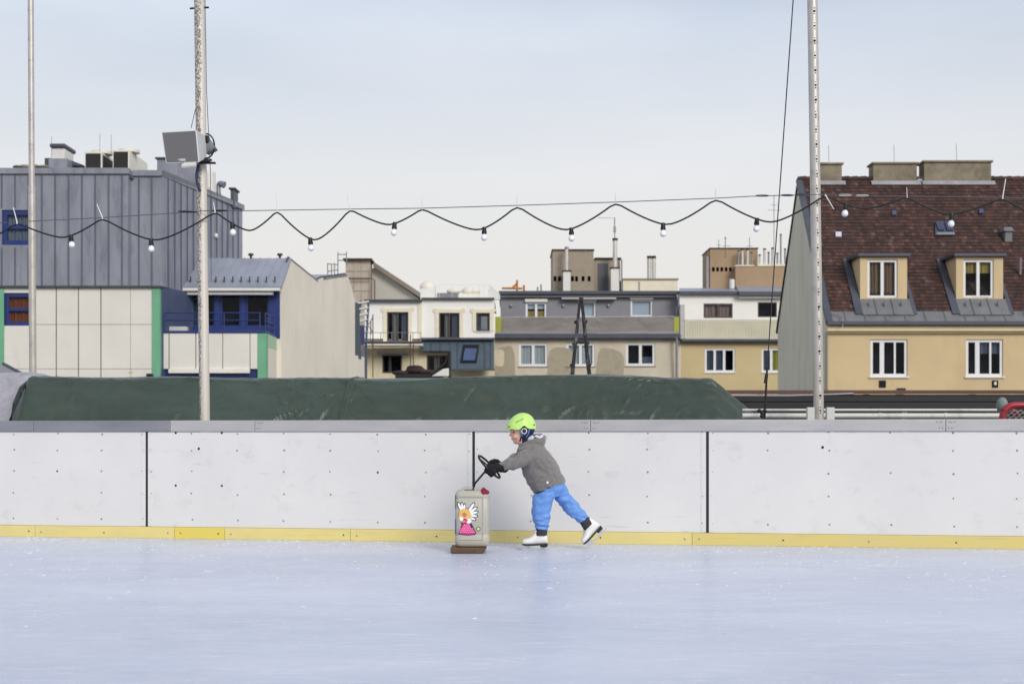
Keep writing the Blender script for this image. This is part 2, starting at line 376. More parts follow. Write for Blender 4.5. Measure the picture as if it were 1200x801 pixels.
# ------------------------------------------------------------------ camera, light, sky
cam = bpy.data.cameras.new('camera'); co = bpy.data.objects.new('camera', cam); COL.objects.link(co)
co.location = (0, 0, CAMZ); co.rotation_euler = (PI/2, 0, 0)
cam.lens = 50; cam.sensor_width = 36; cam.sensor_fit = 'HORIZONTAL'; cam.lens = F*36/1200; cam.shift_y = (HOR-400.5)/1200
cam.clip_end = 3000; cam.dof.use_dof = True; cam.dof.focus_distance = 11.5; cam.dof.aperture_fstop = 4.0
SC.camera = co
SUN_EL, SUN_AZ = math.radians(30), math.radians(150)     # from behind the camera, to its right (compass bearing, +Y = north)
sd = bpy.data.lights.new('sun', 'SUN'); so = bpy.data.objects.new('sun', sd); COL.objects.link(so)
sd.energy = 2.15; sd.angle = math.radians(24); sd.color = (1.0, .95, .88)
dirv = Vector((math.sin(SUN_AZ)*math.cos(SUN_EL), math.cos(SUN_AZ)*math.cos(SUN_EL), math.sin(SUN_EL)))
so.rotation_euler = dirv.to_track_quat('Z', 'Y').to_euler(); so.location = (-10, -10, 20)
wd = bpy.data.worlds.new('World'); SC.world = wd; wd.use_nodes = True
nt = wd.node_tree; nt.nodes.clear()
wo = nt.nodes.new('ShaderNodeOutputWorld'); bg = nt.nodes.new('ShaderNodeBackground'); nt.links.new(bg.outputs[0], wo.inputs[0])
sk = nt.nodes.new('ShaderNodeTexSky'); sk.sky_type = 'NISHITA'; sk.sun_disc = False
sk.sun_elevation = SUN_EL; sk.sun_rotation = SUN_AZ; sk.air_density = 1.0; sk.dust_density = 2.0; sk.ozone_density = 1.0
SKY_S = .1
bg.inputs[1].default_value = SKY_S
tc = nt.nodes.new('ShaderNodeTexCoord'); sp = nt.nodes.new('ShaderNodeSeparateXYZ'); nt.links.new(tc.outputs['Generated'], sp.inputs[0])
veilc = ramp(nt, sp.outputs[2], [(0.0, (.85,.82,.765)), (.12, (.825,.81,.785)), (.18, (.83,.84,.855)), (.29, (.72,.785,.90)), (.6, (.60,.63,.70))])  # thin high cloud
vs_ = nt.nodes.new('ShaderNodeVectorMath'); vs_.operation = 'SCALE'; vs_.inputs['Scale'].default_value = 1/SKY_S; nt.links.new(veilc, vs_.inputs[0])
veil = ramp(nt, sp.outputs[2], [(0.0, 1.0), (.13, .97), (.2, .84), (.30, .70), (.5, .8), (.9, .85)])
mp = nt.nodes.new('ShaderNodeMapping'); mp.inputs['Scale'].default_value = (1.3, 1.3, 5.5); mp.inputs['Location'].default_value = (.3, .1, .4); nt.links.new(tc.outputs['Generated'], mp.inputs[0])
cl = ramp(nt, noise_node(nt, mp.outputs[0], 1.4, 6, .52), [(.40, 0.0), (.64, .85)])
fac = mixc(nt, cl, veil, (1,1,1))
nt.links.new(mixc(nt, fac, sk.outputs[0], vs_.outputs[0]), bg.inputs[0])
SC.view_settings.view_transform = 'Standard'; SC.view_settings.look = 'None'; SC.view_settings.exposure = 0; SC.view_settings.gamma = 1
SC.render.engine = 'CYCLES'
# ------------------------------------------------------------------ setting: ice, terrace, street
BS = .165; BL = math.sqrt(1+BS*BS); BD = Vector((1/BL, -BS/BL, 0)); BN = Vector((BS/BL, 1/BL, 0)); BP = Vector((0, 12.256, 0))
def Bp(u, w, z): return BP + BD*u + BN*w + Vector((0,0,z))     # along the boards, depth behind their face, height
def Bu(px): k = (px-CX)/F; return 12.256*k/(1+BS*k)*BL
def bbox(mb, u0, u1, w0, w1, z0, z1):
    return mb.hexa([Bp(u0,w0,z0),Bp(u1,w0,z0),Bp(u1,w1,z0),Bp(u0,w1,z0),Bp(u0,w0,z1),Bp(u1,w0,z1),Bp(u1,w1,z1),Bp(u0,w1,z1)])
mb = MB(); a, b_, c, d = Bp(-16,.0,0), Bp(16,.0,0), Bp(16,-22,0), Bp(-16,-22,0); mb.quad(d, c, b_, a)
tag(mb.build('ice', mt['ice']), kind='structure')
mb = MB(); mb.box(-24, 24, -14, 24, -14, -.06)
tag(mb.build('terrace_ground', mt['terrace']), kind='structure')
mb = MB(); mb.quad((-1200,-1200,-14.02),(1200,-1200,-14.02),(1200,1800,-14.02),(-1200,1800,-14.02))
tag(mb.build('street_ground', mt['street']), kind='structure')
# snow scraped off by blades, lying along the foot of the boards
mb = MB(); rs_ = random.Random(3)
for _ in range(7500):
    u = rs_.uniform(-6.5, 6.0); w = -.03 - abs(rs_.gauss(0, .35 if rs_.random() < .35 else 2.2))
    if noise.noise((u*1.3, w*3, 2)) + noise.noise((u*4, w*8, 5))*.6 < rs_.uniform(-.1, .5)-(.45 if w > -.08 else 0): continue
    q = Bp(u, w, 0); a0 = rs_.uniform(0, PI); l, b2, h = rs_.uniform(.005,.018), rs_.uniform(.003,.007), rs_.uniform(.001,.005)
    e1, e2 = Vector((math.cos(a0)*l, math.sin(a0)*l, 0)), Vector((-math.sin(a0)*b2, math.cos(a0)*b2, 0))
    mb.add([q+e1, q+e2, q-e1, q-e2, q+Vector((0,0,h))], [(0,1,4),(1,2,4),(2,3,4),(3,0,4)])
tag(mb.build('ice_shavings', M('ice_shavings', (217,222,233), .7, 0, .03)), kind='stuff')
# ------------------------------------------------------------------ rink boards
bd = thing('rink_boards', 'long white rink boards with aluminium cap and yellow kickplate edging the ice', 'rink boards', Bp(0,0,0))
seams = [-9.35, Bu(172), Bu(555), Bu(829), Bu(829)+3.0, Bu(829)+6.0]
seams = [-9.3, -6.33] + seams[1:]
mb = MB(); mb.ell((0,0,0), .0095, .0095, .0095, 10, 6); sw = None
screw_me = bpy.data.meshes.new('screw'); screw_me.from_pydata([(v.x, v.y*.45, v.z) for v in mb.v], [], mb.f); screw_me.materials.append(mt['screw'])
screw_me.polygons.foreach_set('use_smooth', [True]*len(screw_me.polygons))
hole_me = screw_me.copy(); hole_me.materials.clear(); hole_me.materials.append(mt['hole'])
def screw(parent, u, z, w=-.001, me=None, s=1.0):
    o = bpy.data.objects.new('screw', me or screw_me); COL.objects.link(o); o.parent = parent
    o.location = Bp(u, w, z) - BP; o.rotation_euler = (0,0,-math.atan(BS)); o.scale = (s, s, s); return o
ZR = [.17, .40, .60, .79, .935]
cols = {0: 6, 1: 7, 2: 7, 3: 4, 4: 6, 5: 6}
for i in range(len(seams)-1):
    u0, u1 = seams[i], seams[i+1]
    mb = MB(); bbox(mb, u0+.012, u1-.012, 0, .02, .105, .955)
    pn = mb.build('board_panel', mt['board'], bd, bevel=.002)
    if i in (0, 5): continue
    n = cols[i]
    for k in range(n+1):
        u = u0 + (u1-u0)*k/n
        if k == 0: u = u0+.04
        if k == n: u = u1-.04
        for z in ZR:
            if random.random() < .05: continue
            j = random.uniform(-.006, .006)
            screw(pn, u+j, z+random.uniform(-.006,.006)+.012*(i > 2), me=hole_me if random.random() < .07 else screw_me, s=random.uniform(.7, .95))
    if i == 2:
        for px, z in ((206,.945),(260,.945),(206,.475),(260,.475)): screw(pn, Bu(px), z, me=hole_me, s=1.05)
        screw(pn, Bu(233), .805, me=hole_me, s=1.2)
    if i == 4: screw(pn, Bu(964), .825, me=hole_me, s=1.25)
for i, s in enumerate(seams[1:-1]):
    mb = MB(); bbox(mb, s-.0115, s+.0115, .004, .03, .106, .954); mb.build('joint_strip', mt['seam'] if i != 2 else mt['seam'], bd)
    mb = MB(); bbox(mb, s-.052, s-.012, -.0035, .0, .108, .952); bbox(mb, s+.012, s+.05, -.0035, .0, .108, .952)
    mb.build('edge_strip', mt['board'], bd, bevel=.0015)
capj = [-9.3, -6.0, Bu(40), Bu(200), Bu(299), Bu(692), Bu(1108), 5.6, 7.6]
capm = ['alu_dark','alu_dark','alu_dark','alu','alu','alu','alu','alu']
capm[2] = 'alu_dark'
for i in range(len(capj)-1):
    mb = MB(); bbox(mb, capj[i]+.0012, capj[i+1]-.0012, -.014, .10, .957, 1.057)
    cp = mb.build('cap_rail', mt[capm[i]], bd, bevel=.006, seg=3)
    if 1 < i < 7 and i != 3:
        for du, dz in ((-.07,.03),(-.045,.026),(-.03,.03),(-.05,-.02),(-.025,-.02)):
            o = screw(cp, capj[i+1]+du, 1.005+dz, w=-.0145, me=screw_me, s=.6); o.name = 'rivet'
            o = screw(cp, capj[i]-du, 1.005+dz, w=-.0145, me=screw_me, s=.6); o.name = 'rivet'
kj = [-9.3, -6.4, Bu(42), Bu(205), Bu(264), Bu(411), Bu(811), Bu(1340), 7.6]
km = ['kick_a','kick_a','kick_a','kick_b','kick_a','kick_a','kick_c','kick_c']
for i in range(len(kj)-1):
    mb = MB(); bbox(mb, kj[i]+.0015, kj[i+1]-.0015, -.016, .018, .0, .103)
    kp = mb.build('kickplate', mt[km[i]], bd, bevel=.003)
    L = kj[i+1]-kj[i]; n = max(1, int(L/.6))
    if 1 <= i < 7:
        for k in range(n+1):
            screw(kp, kj[i]+.06+(L-.12)*k/max(1, n), .05+random.uniform(-.004,.004), w=-.017, me=hole_me if k % 2 else screw_me, s=.75)
# frame behind the boards
mb = MB()
for s in [x for x in seams] + [(seams[i]+seams[i+1])/2 for i in range(len(seams)-1)]:
    bbox(mb, s-.03, s+.03, .031, .09, -.06, .95)
bbox(mb, -9.3, 7.6, .031, .08, .5, .56)
mb.build('support_frame', mt['steel'], bd)
# ------------------------------------------------------------------ masts
def lerp(a, b, t): return a + (b-a)*t
def smooth(t): t = max(0, min(1, t)); return t*t*(3-2*t)
# thin far mast
Y = 21.0; b0 = W(38.5, 443, Y); t0 = W(36, 0, Y)
dz = (t0-b0)/(t0.z-b0.z); base = b0 - dz*(b0.z); top = base + dz*9.6
p = thing('slim_mast', 'slim smooth steel mast rising behind the left end of the green tarp', 'mast', base)
jz = W(37, 218, Y).z
MB().tube([base, base+dz*jz], .052, 16).build('lower_tube', mt['steel'], p, smooth=True)
MB().tube([base+dz*jz, top], .043, 16).build('upper_tube', mt['steel'], p, smooth=True)
MB().cyl(base+Vector((0,0,-.06)), base+Vector((0,0,.03)), .13, n=20).build('foot_plate', mt['steel'], p, bevel=.004)
# peeling mast
Y = 13.5; b0 = W(240, 493, Y); t0 = W(233.5, 0, Y)
dz = (t0-b0)/(t0.z-b0.z); base = b0 - dz*b0.z
p = thing('peeling_mast', 'peeling white round mast that carries the grey loudspeaker', 'mast', base)
mastA = (base, dz)
mb = MB(); mb.tube([base+dz*z for z in [i*.25 for i in range(29)]], .049, 20)
mb.build('mast_tube', mt['peel'], p, smooth=True)
MB().cyl(base+Vector((0,0,-.06)), base+Vector((0,0,.03)), .13, n=20).build('foot_plate', mt['steel'], p, bevel=.004)
for z in (4.97, 6.4):
    MB().cyl(base+dz*z+Vector((-.09,0,0)), base+dz*z+Vector((.09,0,.01)), .009).build('step_peg', mt['chain_dark'], p, smooth=True)
hal = base + dz*6.6
MB().tube([hal+Vector((.05,0,0)), W(242,105,Y), W(246.5,200,Y), W(247.5,330,Y)], .0035, 6).build('halyard', mt['wire'], p)
MB().tube([W(229,128,Y), W(224,150,Y-.1)], .004, 6).build('stay_wire', mt['wire'], p)
mb = MB()
mb.tube([W(232.5,193,Y-.06), W(230.2,205,Y-.07), W(231,215,Y-.07), W(234.5,224,Y-.05)], .014, 8); mb.build('hanging_cable', M('navy_cable', (34,44,86), .5), p, smooth=True)
# perforated mast
Y = 12.95; b0 = W(959.5, 490, Y); t0 = W(952, 0, Y)
dz = (t0-b0)/(t0.z-b0.z); base = b0 - dz*b0.z
p = thing('perforated_mast', 'grey round mast with a column of bolt holes before the tiled house', 'mast', base)
mastB = (base, dz)
mb = MB(); mb.tube([base+dz*z for z in [i*.25 for i in range(29)]], .047, 20)
mb.cur = 1
z = 1.15
while z < 6.8:
    for k, (dzz, r) in enumerate(((0, .010), (.028, .005), (-.024, .006))):
        q = base + dz*(z+dzz) + Vector((.006+random.uniform(-.002,.002), 0, 0))
        mb.cyl(q+Vector((0,-.0485,0)), q+Vector((0,-.03,0)), r*random.uniform(.8,1.15), n=10)
    z += .134
mb.build('mast_tube', [mt['steel'], mt['hole']], p, smooth=True)
for s in (-1, 1):
    q = base + Vector((s*.088, -.01, 0)); mb = MB(); mb.box(q.x-.036, q.x+.036, q.y-.012, q.y+.05, -.06, W(0,477,Y).z)
    mb.build('clamp_post', mt['white_pipe'], p, bevel=.004)
# guy wire beside it
p = thing('guy_wire', 'black guy wire slanting down beside the perforated mast', 'wire', W(892.5,560,13.3))
a = W(892.8, 520, 13.3); t = W(929.5, 0, 13.3); m1 = W(899, 430, 13.3)
MB().tube([W(892.5,560,13.3), m1], .010, 8).build('lower_rod', mt['chain_dark'], p)
MB().tube([m1, m1.lerp(t, .5), t, t + (t-m1)*.3], .0055, 6).build('upper_cable', mt['chain_dark'], p)
MB().cyl(W(898.4,438,13.3), W(897,449,13.3), .016).build('turnbuckle', mt['chain_dark'], p, smooth=True)
mb = MB()
for px, py in ((890,481),(893.5,484),(896,481),(893,487)): mb.ell(W(px,py,13.28), .022, .015, .018, 10, 8)
mb.build('shackle', mt['chain_dark'], p, smooth=True)
# ------------------------------------------------------------------ loudspeaker and lamp on the peeling mast
sy = 13.05
fr_ = [W(189,154.5,sy), W(230.3,152.2,sy), W(233.8,190.2,sy), W(194.3,191.8,sy)]      # tl tr br bl
bk = [W(206,161,sy+.36), W(240.5,158.5,sy+.36), W(242,185.5,sy+.36), W(209,187,sy+.36)]
p = thing('loudspeaker', 'grey wedge loudspeaker clamped high on the peeling white mast', 'loudspeaker', W(236,190,13.3))
mb = MB(); mb.hexa([fr_[3], fr_[2], bk[2], bk[3], fr_[0], fr_[1], bk[1], bk[0]])
mb.build('cabinet', M('pale_grey_cabinet', (196,197,198), .55, 0, .04, 2), p, bevel=.008)
cen = sum(fr_, Vector())/4
g = [cen + (q-cen)*f + Vector((0,-.004,0)) for q, f in zip(fr_, (.93,.93,.93,.93))]
mb = MB(); mb.prism(g, (0,.012,0)); sg = mb.build('front_grille', M('speaker_grille', (104,103,105), .7, .2, .04, 3, 400, .4), p)
mb = MB(); q = W(208.6,187.2,sy-.009)
mb.prism([q+Vector((-.003,0,0)), q+Vector((.012,0,.012)), q+Vector((.012,0,-.012))], (0,.004,0))
mb.box(q.x+.018, q.x+.068, q.y, q.y+.004, q.z-.011, q.z+.010)
mb.build('maker_badge', M('pale_badge', (176,176,174), .5), sg)
mb = MB(); z0 = W(0,189,13.3).z
for px, py, l in ((242,187.5,.05),(244,191,.07)):
    c = W(px,py,13.42); mb.box(c.x-.09, c.x+l, c.y-.02, c.y+.02, c.z-.008, c.z+.008)
c = W(237.5,188,13.42); mb.box(c.x-.07, c.x+.075, c.y-.12, c.y+.0, c.z-.02, c.z+.004)
mb.build('clamp_bracket', mt['chain_dark'], p, bevel=.003)
p = thing('floodlight', 'small round grey floodlight with black cable behind the loudspeaker', 'floodlight', W(245,178,13.55))
c = W(245.5,173,13.55); mb = MB()
Rm = Matrix.Rotation(math.radians(55), 3, 'Y')
mb.loft([[c + Rm @ Vector((r*math.cos(2*PI*k/18), r*math.sin(2*PI*k/18), h)) for k in range(18)] for h, r in ((-.06,.025),(-.05,.05),(-.01,.062),(.045,.066),(.05,.066))])
mb.build('lamp_housing', M('grey_lamp_housing', (142,146,152), .4, .3, .05), p, smooth=True)
mb = MB(); mb.ring([c + Vector((-.02+.075*math.cos(t), -.04, .008+.115*math.sin(t))) for t in [2*PI*k/24 for k in range(24)] if True], .008, 6)
mb.build('cable_loop', mt['black_rubber'], p, smooth=True)
mb = MB(); q = W(241,163,13.5); mb.box(q.x-.03, q.x+.03, q.y-.03, q.y+.05, q.z-.03, q.z+.03); q = W(241,178,13.55); mb.box(q.x-.05, q.x+.03, q.y-.02, q.y+.02, q.z-.012, q.z+.012)
mb.build('mount', mt['chain_dark'], p, bevel=.004)
# ------------------------------------------------------------------ suspension wire and light string
def Yw(px): return 13.42 + (12.86-13.42)*(px-240)/(957-240)
def Ws(px, py, dy=0): return W(px, py, Yw(px)+dy)
wire = [(-220,268),(0,261),(120,255),(208,249.5),(240,247),(285,247),(325,246.3),(410,245),(495,244),(606,240.7),(721,236.8),(838,232.3),(880,230),(957,227.8)]
wr = [(957,227.8),(1000,229),(1063,230),(1175,231.5),(1300,235)]
p = thing('suspension_wire', 'thin taut steel wire strung between the masts above the light cable', 'wire', Ws(240,247))
MB().tube([Ws(x, y) for x, y in wire], .0042, 6).build('left_span', mt['wire'], p)
MB().tube([Ws(x, y) for x, y in wr], .0042, 6).build('right_span', mt['wire'], p)
for xs in ((209,231,247.5,248.5),(248,267,246.8,246.8),(886,901,229.6,229),(915,930,229,228.6),(932,944,228.3,228),(983,998,228.5,228.8),(1003,1018,228.9,229.2)):
    x0, x1, y0, y1 = xs
    mb = MB()
    if x1 - x0 in (15, 12) :
        pts = []
        for k in range(20):
            t = 2*PI*k/20; pts.append(Ws((x0+x1)/2+(x1-x0)/2*math.cos(t), (y0+y1)/2 - .8*math.sin(t)))
        mb.ring(pts, .004, 6); pt = 'white_thimble' if x0 > 980 and x0 < 1000 else 'turnbuckle'
        mb.build('turnbuckle', mt['chain_dark'] if x0 < 980 else mt['pipe_steel'], p)
    else:
        mb.tube([Ws(x0,y0), Ws((x0+x1)/2,(y0+y1)/2), Ws(x1,y1)], [.006,.011,.006], 8); mb.build('turnbuckle', mt['chain_dark'], p, smooth=True)
peaks = [(-90,266),(20,261),(120,255.3),(252,248),(325,246.6),(410,245.2),(495,244.2),(606,241),(721.5,237.2),(839,232.6),(967,228.4),(1063,230.4),(1175,231.8),(1290,235)]
trs = [(-35,288),(74,278.6),(182,281.8),(293,270.6),(369,281.8),(456,263.6),(560,269.8),(663,269.8),(782,263.6),(903,260.8),(1013,244.8),(1112,251.3),(1232,257)]
bulbs = [(-60,None),(83,None),(177,None),(272,None),(363.5,None),(462.5,None),(567.5,None),(669.5,None),(777,None),(887,None),(991,None),(1115,None),(1250,None)]
def cable_y(i, x):
    (xa, ya), (xb, yb), (xt, yt) = peaks[i], peaks[i+1], trs[i]
    if x <= xt: r = (xt-x)/(xt-xa); return yt - (yt-ya)*(r**1.4)
    r = (x-xt)/(xb-xt); return yt - (yt-yb)*(r**1.4)
p = thing('light_string', 'black cable of clear white bulbs hanging in scallops from the wire', 'light string', Ws(240,262))
pts = []
for i in range(len(trs)):
    n = 18
    for k in range(n):
        x = lerp(peaks[i][0], peaks[i+1][0], k/n); pts.append((x, cable_y(i, x)))
pts.append(peaks[-1])
for _ in range(1):                                        # round the hanging points a little
    q = pts[:]
    for k in range(1, len(pts)-1):
        q[k] = (pts[k][0], .25*pts[k-1][1]+.5*pts[k][1]+.25*pts[k+1][1])
    pts = q
pts = [(x, y) for x, y in pts]
MB().tube([Ws(x, y, .0) for x, y in pts], .0078, 8).build('cable', mt['black_rubber'], p, smooth=True)
for x, y in peaks[1:-1]:
    tip = {20:(15.5,243), 120:(113.5,239), 252:(250,237), 325:(323.5,227), 410:(407,229), 967:(977,245), 1175:(1178.5,209.5)}.get(x, (x-.5, y-11))
    w = .006 if x in (20,120,252,967,1175) else .0035
    mb = MB(); mb.tube([Ws(x, y+1.5, -.014), Ws(x,y-.5,-.012), Ws(tip[0], tip[1], -.02)], [w,w,w*.7], 6); mb.build('cable_tie', M('white_nylon_tie', (214,214,210), .5) if x == 20 else bpy.data.materials['white_nylon_tie'], p)
sock = None
glob = M('milky_bulb_glass', (236,238,242), .12, 0, .02, 4, 20, 0)
for i, (x, _) in enumerate(bulbs):
    y = cable_y(i, x); pos = Ws(x, y)
    if sock is None:
        mb = MB(); prof = [(.018,.012),(.020,.008),(.020,-.022),(.024,-.026),(.024,-.05),(.019,-.053)]
        mb.loft([[Vector((r*math.cos(2*PI*k/16), r*math.sin(2*PI*k/16), z)) for k in range(16)] for r, z in prof])
        sock = mb.build('bulb_socket', mt['black'], smooth=True); sock.parent = p
        mb = MB(); prof = [(.013,-.048),(.016,-.056),(.0235,-.068),(.0285,-.082),(.028,-.096),(.021,-.108),(.010,-.1145),(.001,-.116)]
        mb.loft([[Vector((r*math.cos(2*PI*k/18), r*math.sin(2*PI*k/18), z)) for k in range(18)] for r, z in prof])
        bl = mb.build('bulb', glob, smooth=True); bl.parent = sock; o = sock
    else: o = copy_tree(sock, p)
    o.location = pos - p.location; o.rotation_euler = (random.uniform(-.1,.1), random.uniform(-.18,.18), random.random()*3)
# ------------------------------------------------------------------ tarpaulins behind the boards
SECT = [(0,0),(.04,.45),(.10,.67),(.26,.82),(.44,.955),(.53,.99),(.80,1.0),(1.15,.995),(1.45,.93),(1.65,.7),(1.75,.35),(1.78,0)]
def sect(v):
    s = v*(len(SECT)-1); i = min(int(s), len(SECT)-2); t = s-i
    def cr(j): return SECT[max(0, min(len(SECT)-1, j))]
    a, b_, c, d = cr(i-1), cr(i), cr(i+1), cr(i+2); o = []
    for k in (0, 1):
        o.append(.5*((2*b_[k])+(-a[k]+c[k])*t+(2*a[k]-5*b_[k]+4*c[k]-d[k])*t*t+(-a[k]+3*b_[k]-3*c[k]+d[k])*t**3))
    return o
rc = random.Random(11); CREASE = []
for cx_, n_, sp_ in ((-4.6,10,.5),(-3.4,12,.8),(-2.45,26,.42),(-1.9,10,.15),(-1.0,10,.7),(.2,12,.8),(1.4,16,.6),(2.2,12,.35)):
    for _ in range(n_):
        x_ = cx_+rc.gauss(0, sp_); v_ = rc.uniform(.1,.42); a_ = rc.choice((1,1,1,-1))*rc.uniform(.35,1.2) if rc.random() < .8 else rc.uniform(-.08,.08); l_ = rc.uniform(.06,.26)
        CREASE.append((x_, v_*3.2, math.cos(a_), math.sin(a_), l_, rc.uniform(.007,.015), rc.uniform(.005,.016)*rc.choice((1,1,-.7))))
def creases(x, v):
    w = v*3.2; o = 0
    for cx_, cv_, ca, sa, l_, wd, am in CREASE:
        dx, dv = x-cx_, w-cv_
        if abs(dx) > .45 or abs(dv) > .45: continue
        t = dx*ca+dv*sa; d = -dx*sa+dv*ca + .25*t*t
        if abs(t) < l_*1.6: o += am*math.exp(-(t/l_)**4)*math.exp(-(d/wd)**2)*(1.2 if d > 0 else 1)
    return o
def tarp(mb, x0, x1, H, yb, nu, nv, amp, seed, crease=None):
    rows = []
    for i in range(nu+1):
        x = lerp(x0, x1, i/nu); h = H(x); r = []
        for j in range(nv+1):
            v = j/nv; d, f = sect(v)
            P = Vector((x, yb + d*(.55+.45*min(1, h/1.4)), f*h))
            q = Vector((x*1.1+seed, v*5.0, seed))
            q2 = Vector((x*4.2 + v*5 + seed, v*7.0 - x*1.6, seed*2))
            q3 = Vector((x*11 + seed, v*22 + x*3, 3))
            n = noise.noise(q)*amp*.6 + amp*.3*(.32-abs(noise.noise((x*2.6+v*11, v*6-x*1.1, seed+8))))*smooth(noise.noise((x*.5+2, v*1.5, seed+1))*3+.5) + amp*.08*(.3-abs(noise.noise((x*9-v*20, v*9+x*2, seed+2)))) + (.5-abs(noise.noise(q2)))*amp*.5*smooth(noise.noise((x*.7, v*2, seed))*2+.4) + noise.noise(q3)*amp*.12 + (.3-abs(noise.noise((x*7-v*9, v*5, seed+5))))*amp*.25*smooth(noise.noise((x*.9+4, v*2, seed))*2+.1) + amp*.35*noise.noise((x*1.6, v*26, seed))
            if crease:
                n += creases(x, v)
                cx = crease(v); n += .022*math.exp(-((x-cx)/.02)**2) + (.014 if x < cx else 0)
            k = min(1, f*3) * min(1, h)
            P += Vector((0, -n*k, n*k*.7)); r.append(P)
        rows.append(r)
    vs = [p for r in rows for p in r]; m_ = nv+1
    mb.add(vs, [(i*m_+j, (i+1)*m_+j, (i+1)*m_+j+1, i*m_+j+1) for i in range(nu) for j in range(nv)])
def softmin(a, b, k=.10): h = max(0, min(1, .5+.5*(b-a)/k)); return lerp(b, a, h) - k*h*(1-h)
def Hg(x):
    h = 1.545 + .03*math.sin((x+.4)*.9) - .045*smooth((x-.6)/1.5) - .03*smooth((-3.4-x)/1.2)
    return max(.02, softmin(softmin(h, 1.09+(2.62-x)*.84, .02), 1.08+(x+5.24)*2.6, .05))
mb = MB(); tarp(mb, -5.62, 3.62, Hg, 14.45, 1000, 110, .034, 3.0, crease=lambda v: -1.83 + .16*v*2.2)
tg = mb.build('tarp_covered_stack', mt['tarp'], smooth=True, loc=(-1, 15.2, -.06), angle=180)
MB().tube([W(11.5,495,14.46), W(17,474,14.54), W(24.5,455,14.72), W(33,446.5,15.1)], [.02,.022,.022,.015], 8).build('tarp_hem', M('dark_tarp_hem', (40,50,50), .6), tg, smooth=True)
tag(tg, 'long low stack under a wrinkled dark green tarpaulin behind the boards', 'tarp stack')
def Hb(x):
    return max(.02, softmin(1.60 - .02*math.sin(x*3), 1.45+(-5.02-x)*1.2, .08))
mb = MB(); tarp(mb, -10.5, -4.3, Hb, 14.75, 200, 40, .05, 9.0)
tb = mb.build('tarp_covered_pile', mt['grey_tarp'], smooth=True, loc=(-6, 15.4, -.06), angle=180)
tag(tb, 'pile under pale grey blue tarpaulin left of the green tarp', 'tarp pile')
# lean-to roof behind them
p = thing('lean_to_shed', 'low shed with dark grey sloping roof behind the grey tarp', 'shed', (-8.6,21.8,-.06))
a, b_, c, d = W(-60,428,21), W(3,428,21), W(40,446,20.6), W(-60,446,20.6)
mb = MB(); mb.prism([W(-120,426,21.6), W(4,426,21.6), W(42,446,20.8), W(-120,446,20.8)], (0,.05,-.04)); mb.build('sloping_roof', mt['grey_render'], p)
mb = MB(); mb.tube([W(4,426,21.57), W(42,446.3,20.77)], .025, 8); mb.build('verge_trim', mt['zinc_dark'], p)
x = W(30,446,20.9).x
mb = MB(); mb.box(-16, x, 20.9, 23.5, -.06, W(0,447,20.8).z); mb.build('shed_wall', mt['grey_render'], p)
# ------------------------------------------------------------------ stepladder
p = thing('step_ladder', 'paint spattered dark wooden stepladder standing open behind the green tarp', 'ladder', (.98, 20, -.06))
LY = 20.0; apex = W(680.5, 352, LY)
lm = M('spattered_ladder_wood', (26,26,38), .7, 0, .3, 6, 40, .2, stain=(150,150,160), sthr=.56, sscale=5, sstretch=(2,2,.8), samt=.8)
l1, r1 = W(670.3, 445, LY), W(690.3, 445, LY)
for s, q in ((-1, l1), (1, r1)):
    for yo in (-.22, .22):
        ft = apex + (q-apex)*((apex.z+.06)/(apex.z-q.z)) + Vector((0, yo, 0)); tp = apex + Vector((s*.012, yo*.55, 0))
        dd = (ft-tp); side = Vector((1,0,0)); mb = MB()
        w = .034 if yo < 0 else .026
        mb.hexa([ft+Vector((-w,-.016,0)), ft+Vector((w,-.016,0)), ft+Vector((w,.016,0)), ft+Vector((-w,.016,0)), tp+Vector((-w*.5,-.016,0)), tp+Vector((w*.5,-.016,0)), tp+Vector((w*.5,.016,0)), tp+Vector((-w*.5,.016,0))])
        mb.build('leg', lm, p, bevel=.004)
    for k in range(1, 9):
        t = k/9.5; c = apex + (q-apex)*((apex.z+.06)/(apex.z-q.z))*t; mb = MB()
        if c.z < .2: continue
        mb.box(c.x-.028+s*.03*(1-t), c.x+.028+s*.03*(1-t), c.y-.12-.1*t, c.y+.12+.1*t, c.z-.014, c.z+.014); mb.build('rung', lm, p)
mb = MB(); c = W(680.5,402,LY); mb.box(c.x-.06, c.x+.06, LY-.2, LY-.17, c.z-.02, c.z+.02); mb.build('spreader', lm, p)
mb = MB(); mb.box(apex.x-.03, apex.x+.03, LY-.15, LY+.15, apex.z-.03, apex.z+.03); mb.build('top_hinge', mt['chain_dark'], p, bevel=.006)
# ------------------------------------------------------------------ white pipes, dark railing, goal
p = thing('pipe_rail', 'pair of horizontal white pipes behind the right hand boards', 'pipe rail', (3, 13.5, -.06))
py_ = 13.45
for (a, b_) in ((870, 945), (965, 1178)):
    MB().tube([W(a,480,py_), W(b_,480,py_)], .012, 10).build('thin_pipe', mt['white_pipe'], p, smooth=True)
    q0, q1 = W(a,486.8,py_), W(b_,486.8,py_)
    mb = MB(); mb.tube([q0, q1], .024, 12)
    for k in range(1, int((q1-q0).length/.62)+1): 
        x = q0.x + k*.62 - .1; mb.tube([Vector((x,q0.y,q0.z)), Vector((x+.03,q0.y,q0.z))], .027, 12)
    mb.build('thick_pipe', mt['white_pipe'], p, smooth=True)
for px in (948, 968, 1060, 1176):
    q = W(px, 484, py_+.05); mb = MB(); mb.box(q.x-.02, q.x+.02, q.y-.02, q.y+.02, -.06, q.z+.01); mb.build('post', mt['white_pipe'], p)
p = thing('slatted_railing', 'black horizontal slat railing with red brown top rail at the terrace edge', 'railing', (5, 20, -.06))
ry = 20.0; x0, x1 = 1.9, 9.5
